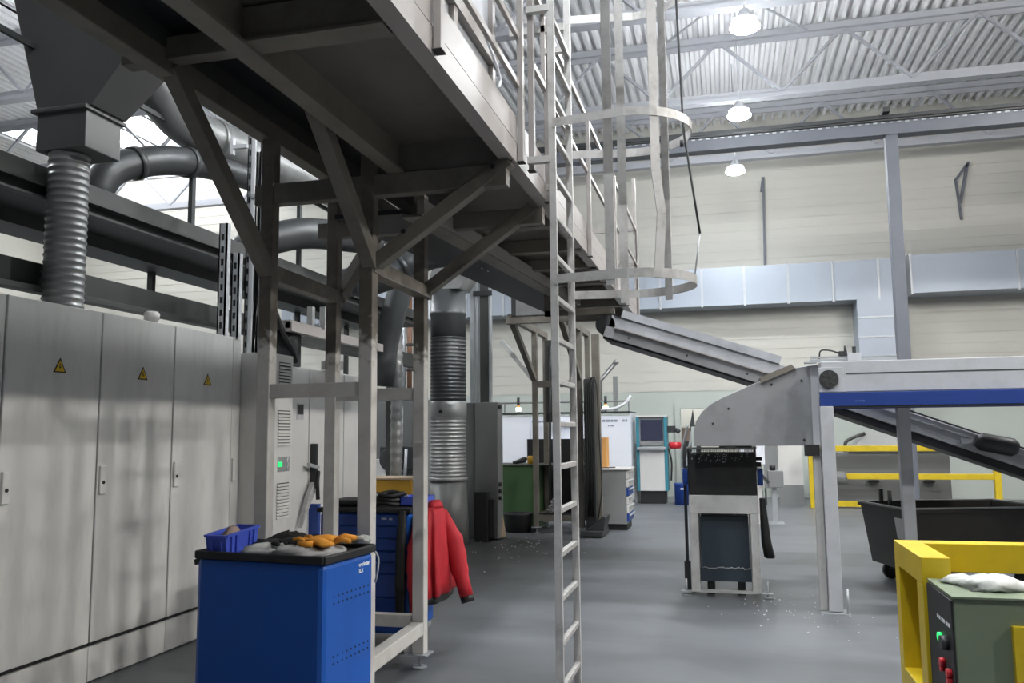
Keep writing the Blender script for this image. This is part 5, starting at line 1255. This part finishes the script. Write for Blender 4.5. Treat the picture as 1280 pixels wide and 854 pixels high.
# ------------------------------------------------------------------ yellow guard frame, near right
t = thing('yellow_barrier', 'bright yellow steel guard frame in the right foreground', 'guard frame', (1.5, 4.65, 0))
fx0, fx1, fy0, fy1, fz = 0.87, 0.995, 4.33, 4.98, 1.0
MB().box(fx0, fx1, fy0, fy1, fz-0.125, fz).build('side_bar', M['yellow'], t, 0.004)
MB().box(fx0, fx1, fy0, fy0+0.125, 0.0, fz-0.125).build('post', M['yellow'], t, 0.004)
MB().box(fx0, fx1, fy1-0.10, fy1, 0.0, fz-0.125).build('post', M['yellow'], t, 0.004)
MB().box(fx0, fx1, fy0+0.125, fy1-0.10, 0.22, 0.36).build('lower_bar', M['yellow'], t, 0.004)
MB().box(fx1-0.012, fx1, fy0+0.125, fy1-0.10, 0.36, fz-0.125).build('web_plate', M['yellow'], t)
MB().box(fx1, 2.6, fy1-0.12, fy1, fz-0.145, fz).build('back_bar', M['yellow'], t, 0.004)
MB().box(2.5, 2.62, fy1-0.12, fy1, 0, fz-0.145).build('post', M['yellow'], t, 0.004)
MB().box(fx1+0.0, 2.5, fy1-0.09, fy1-0.06, 0.55, 0.8).build('infill_plate', M['yellow'], t)
t = thing('control_box', 'green control box with black front panel in right foreground', 'control box', (1.2, 4.15, 0))
gx, gy0, gy1, gz = 0.886, 3.88, 4.31, 0.90
MB().box(gx+0.004, 1.55, gy0, gy1, 0.05, gz).build('body', M['palegreen'], t, 0.006)
MB().box(gx+0.03, 1.5, gy0+0.03, gy1-0.03, 0.0, 0.05).build('base', M['dark'], t)
fp = MB().box(gx-0.004, gx+0.004, gy0+0.0, gy1, 0.05, gz-0.01).build('front_panel', M['black'], t, 0.002)
MB().box(gx+0.0, 1.56, gy0-0.01, gy1, gz, gz+0.008).build('lid', M['palegreen'], t)
lt = MB()
for i, wd in enumerate((.03, .02, .035, .02, .03, .025)): 
    y = gy0+0.25-i*0.038; lt.box(gx-0.0055, gx-0.004, y-wd*0.9, y, 0.772, 0.787)
lt.build('lettering', M['ink'], fp)
def yb(y, z, r_, m_, nm, ln=0.02): MB().cyl((gx-0.004, y, z), (gx-0.004-ln, y, z), r_, 16).build(nm, m_, fp)
yb(gy0+0.20, 0.70, 0.019, M['greenglow'], 'green_lamp', 0.014); yb(gy0+0.09, 0.70, 0.03, M['dark'], 'rotary_knob', 0.03)
yb(gy0+0.17, 0.60, 0.018, M['redplastic'], 'red_button'); yb(gy0+0.17, 0.575, 0.012, M['redplastic'], 'red_button')
yb(gy0+0.06, 0.585, 0.018, M['redplastic'], 'red_button'); yb(gy0+0.06, 0.555, 0.014, M['redplastic'], 'red_button')
MB().box(1.10, 1.16, gy0-0.03, gy0, 0.55, 0.80).build('side_handle', M['yellow'], t)
TT_s = TT
glove('worn white work glove lying on the green control box', (0.96, 4.18), -0.35, M['glovewhite'], 1.0, gz+0.008)
TT = gz+0.008
pile('cleaning_rag', 'crumpled white rag on the green control box', 'rag', [(1.10, 4.08, 0.12, 0.09, 0.06, 16, 6, 0.3), (1.0, 4.2, 0.08, 0.06, 0.04, 14, 5, 0.3)], M['glovewhite'])

# ------------------------------------------------------------------ floor marks and litter
li = MB()
for k in range(70):
    x = random.gauss(0.62, 0.32); y = random.gauss(8.0, 0.5); s_ = random.uniform(0.003, 0.009)
    li.box(x, x+s_*1.6, y, y+s_, 0.0, 0.004)
for k in range(60):
    x = random.gauss(-2.9, 0.5); y = random.gauss(11.3, 0.9); s_ = random.uniform(0.004, 0.011)
    li.box(x, x+s_*1.6, y, y+s_, 0.0, 0.006)
o = li.build('metal_chips', M['ink']); tag(o, 'tiny bright metal chips scattered on the floor', 'litter', None, 'stuff')
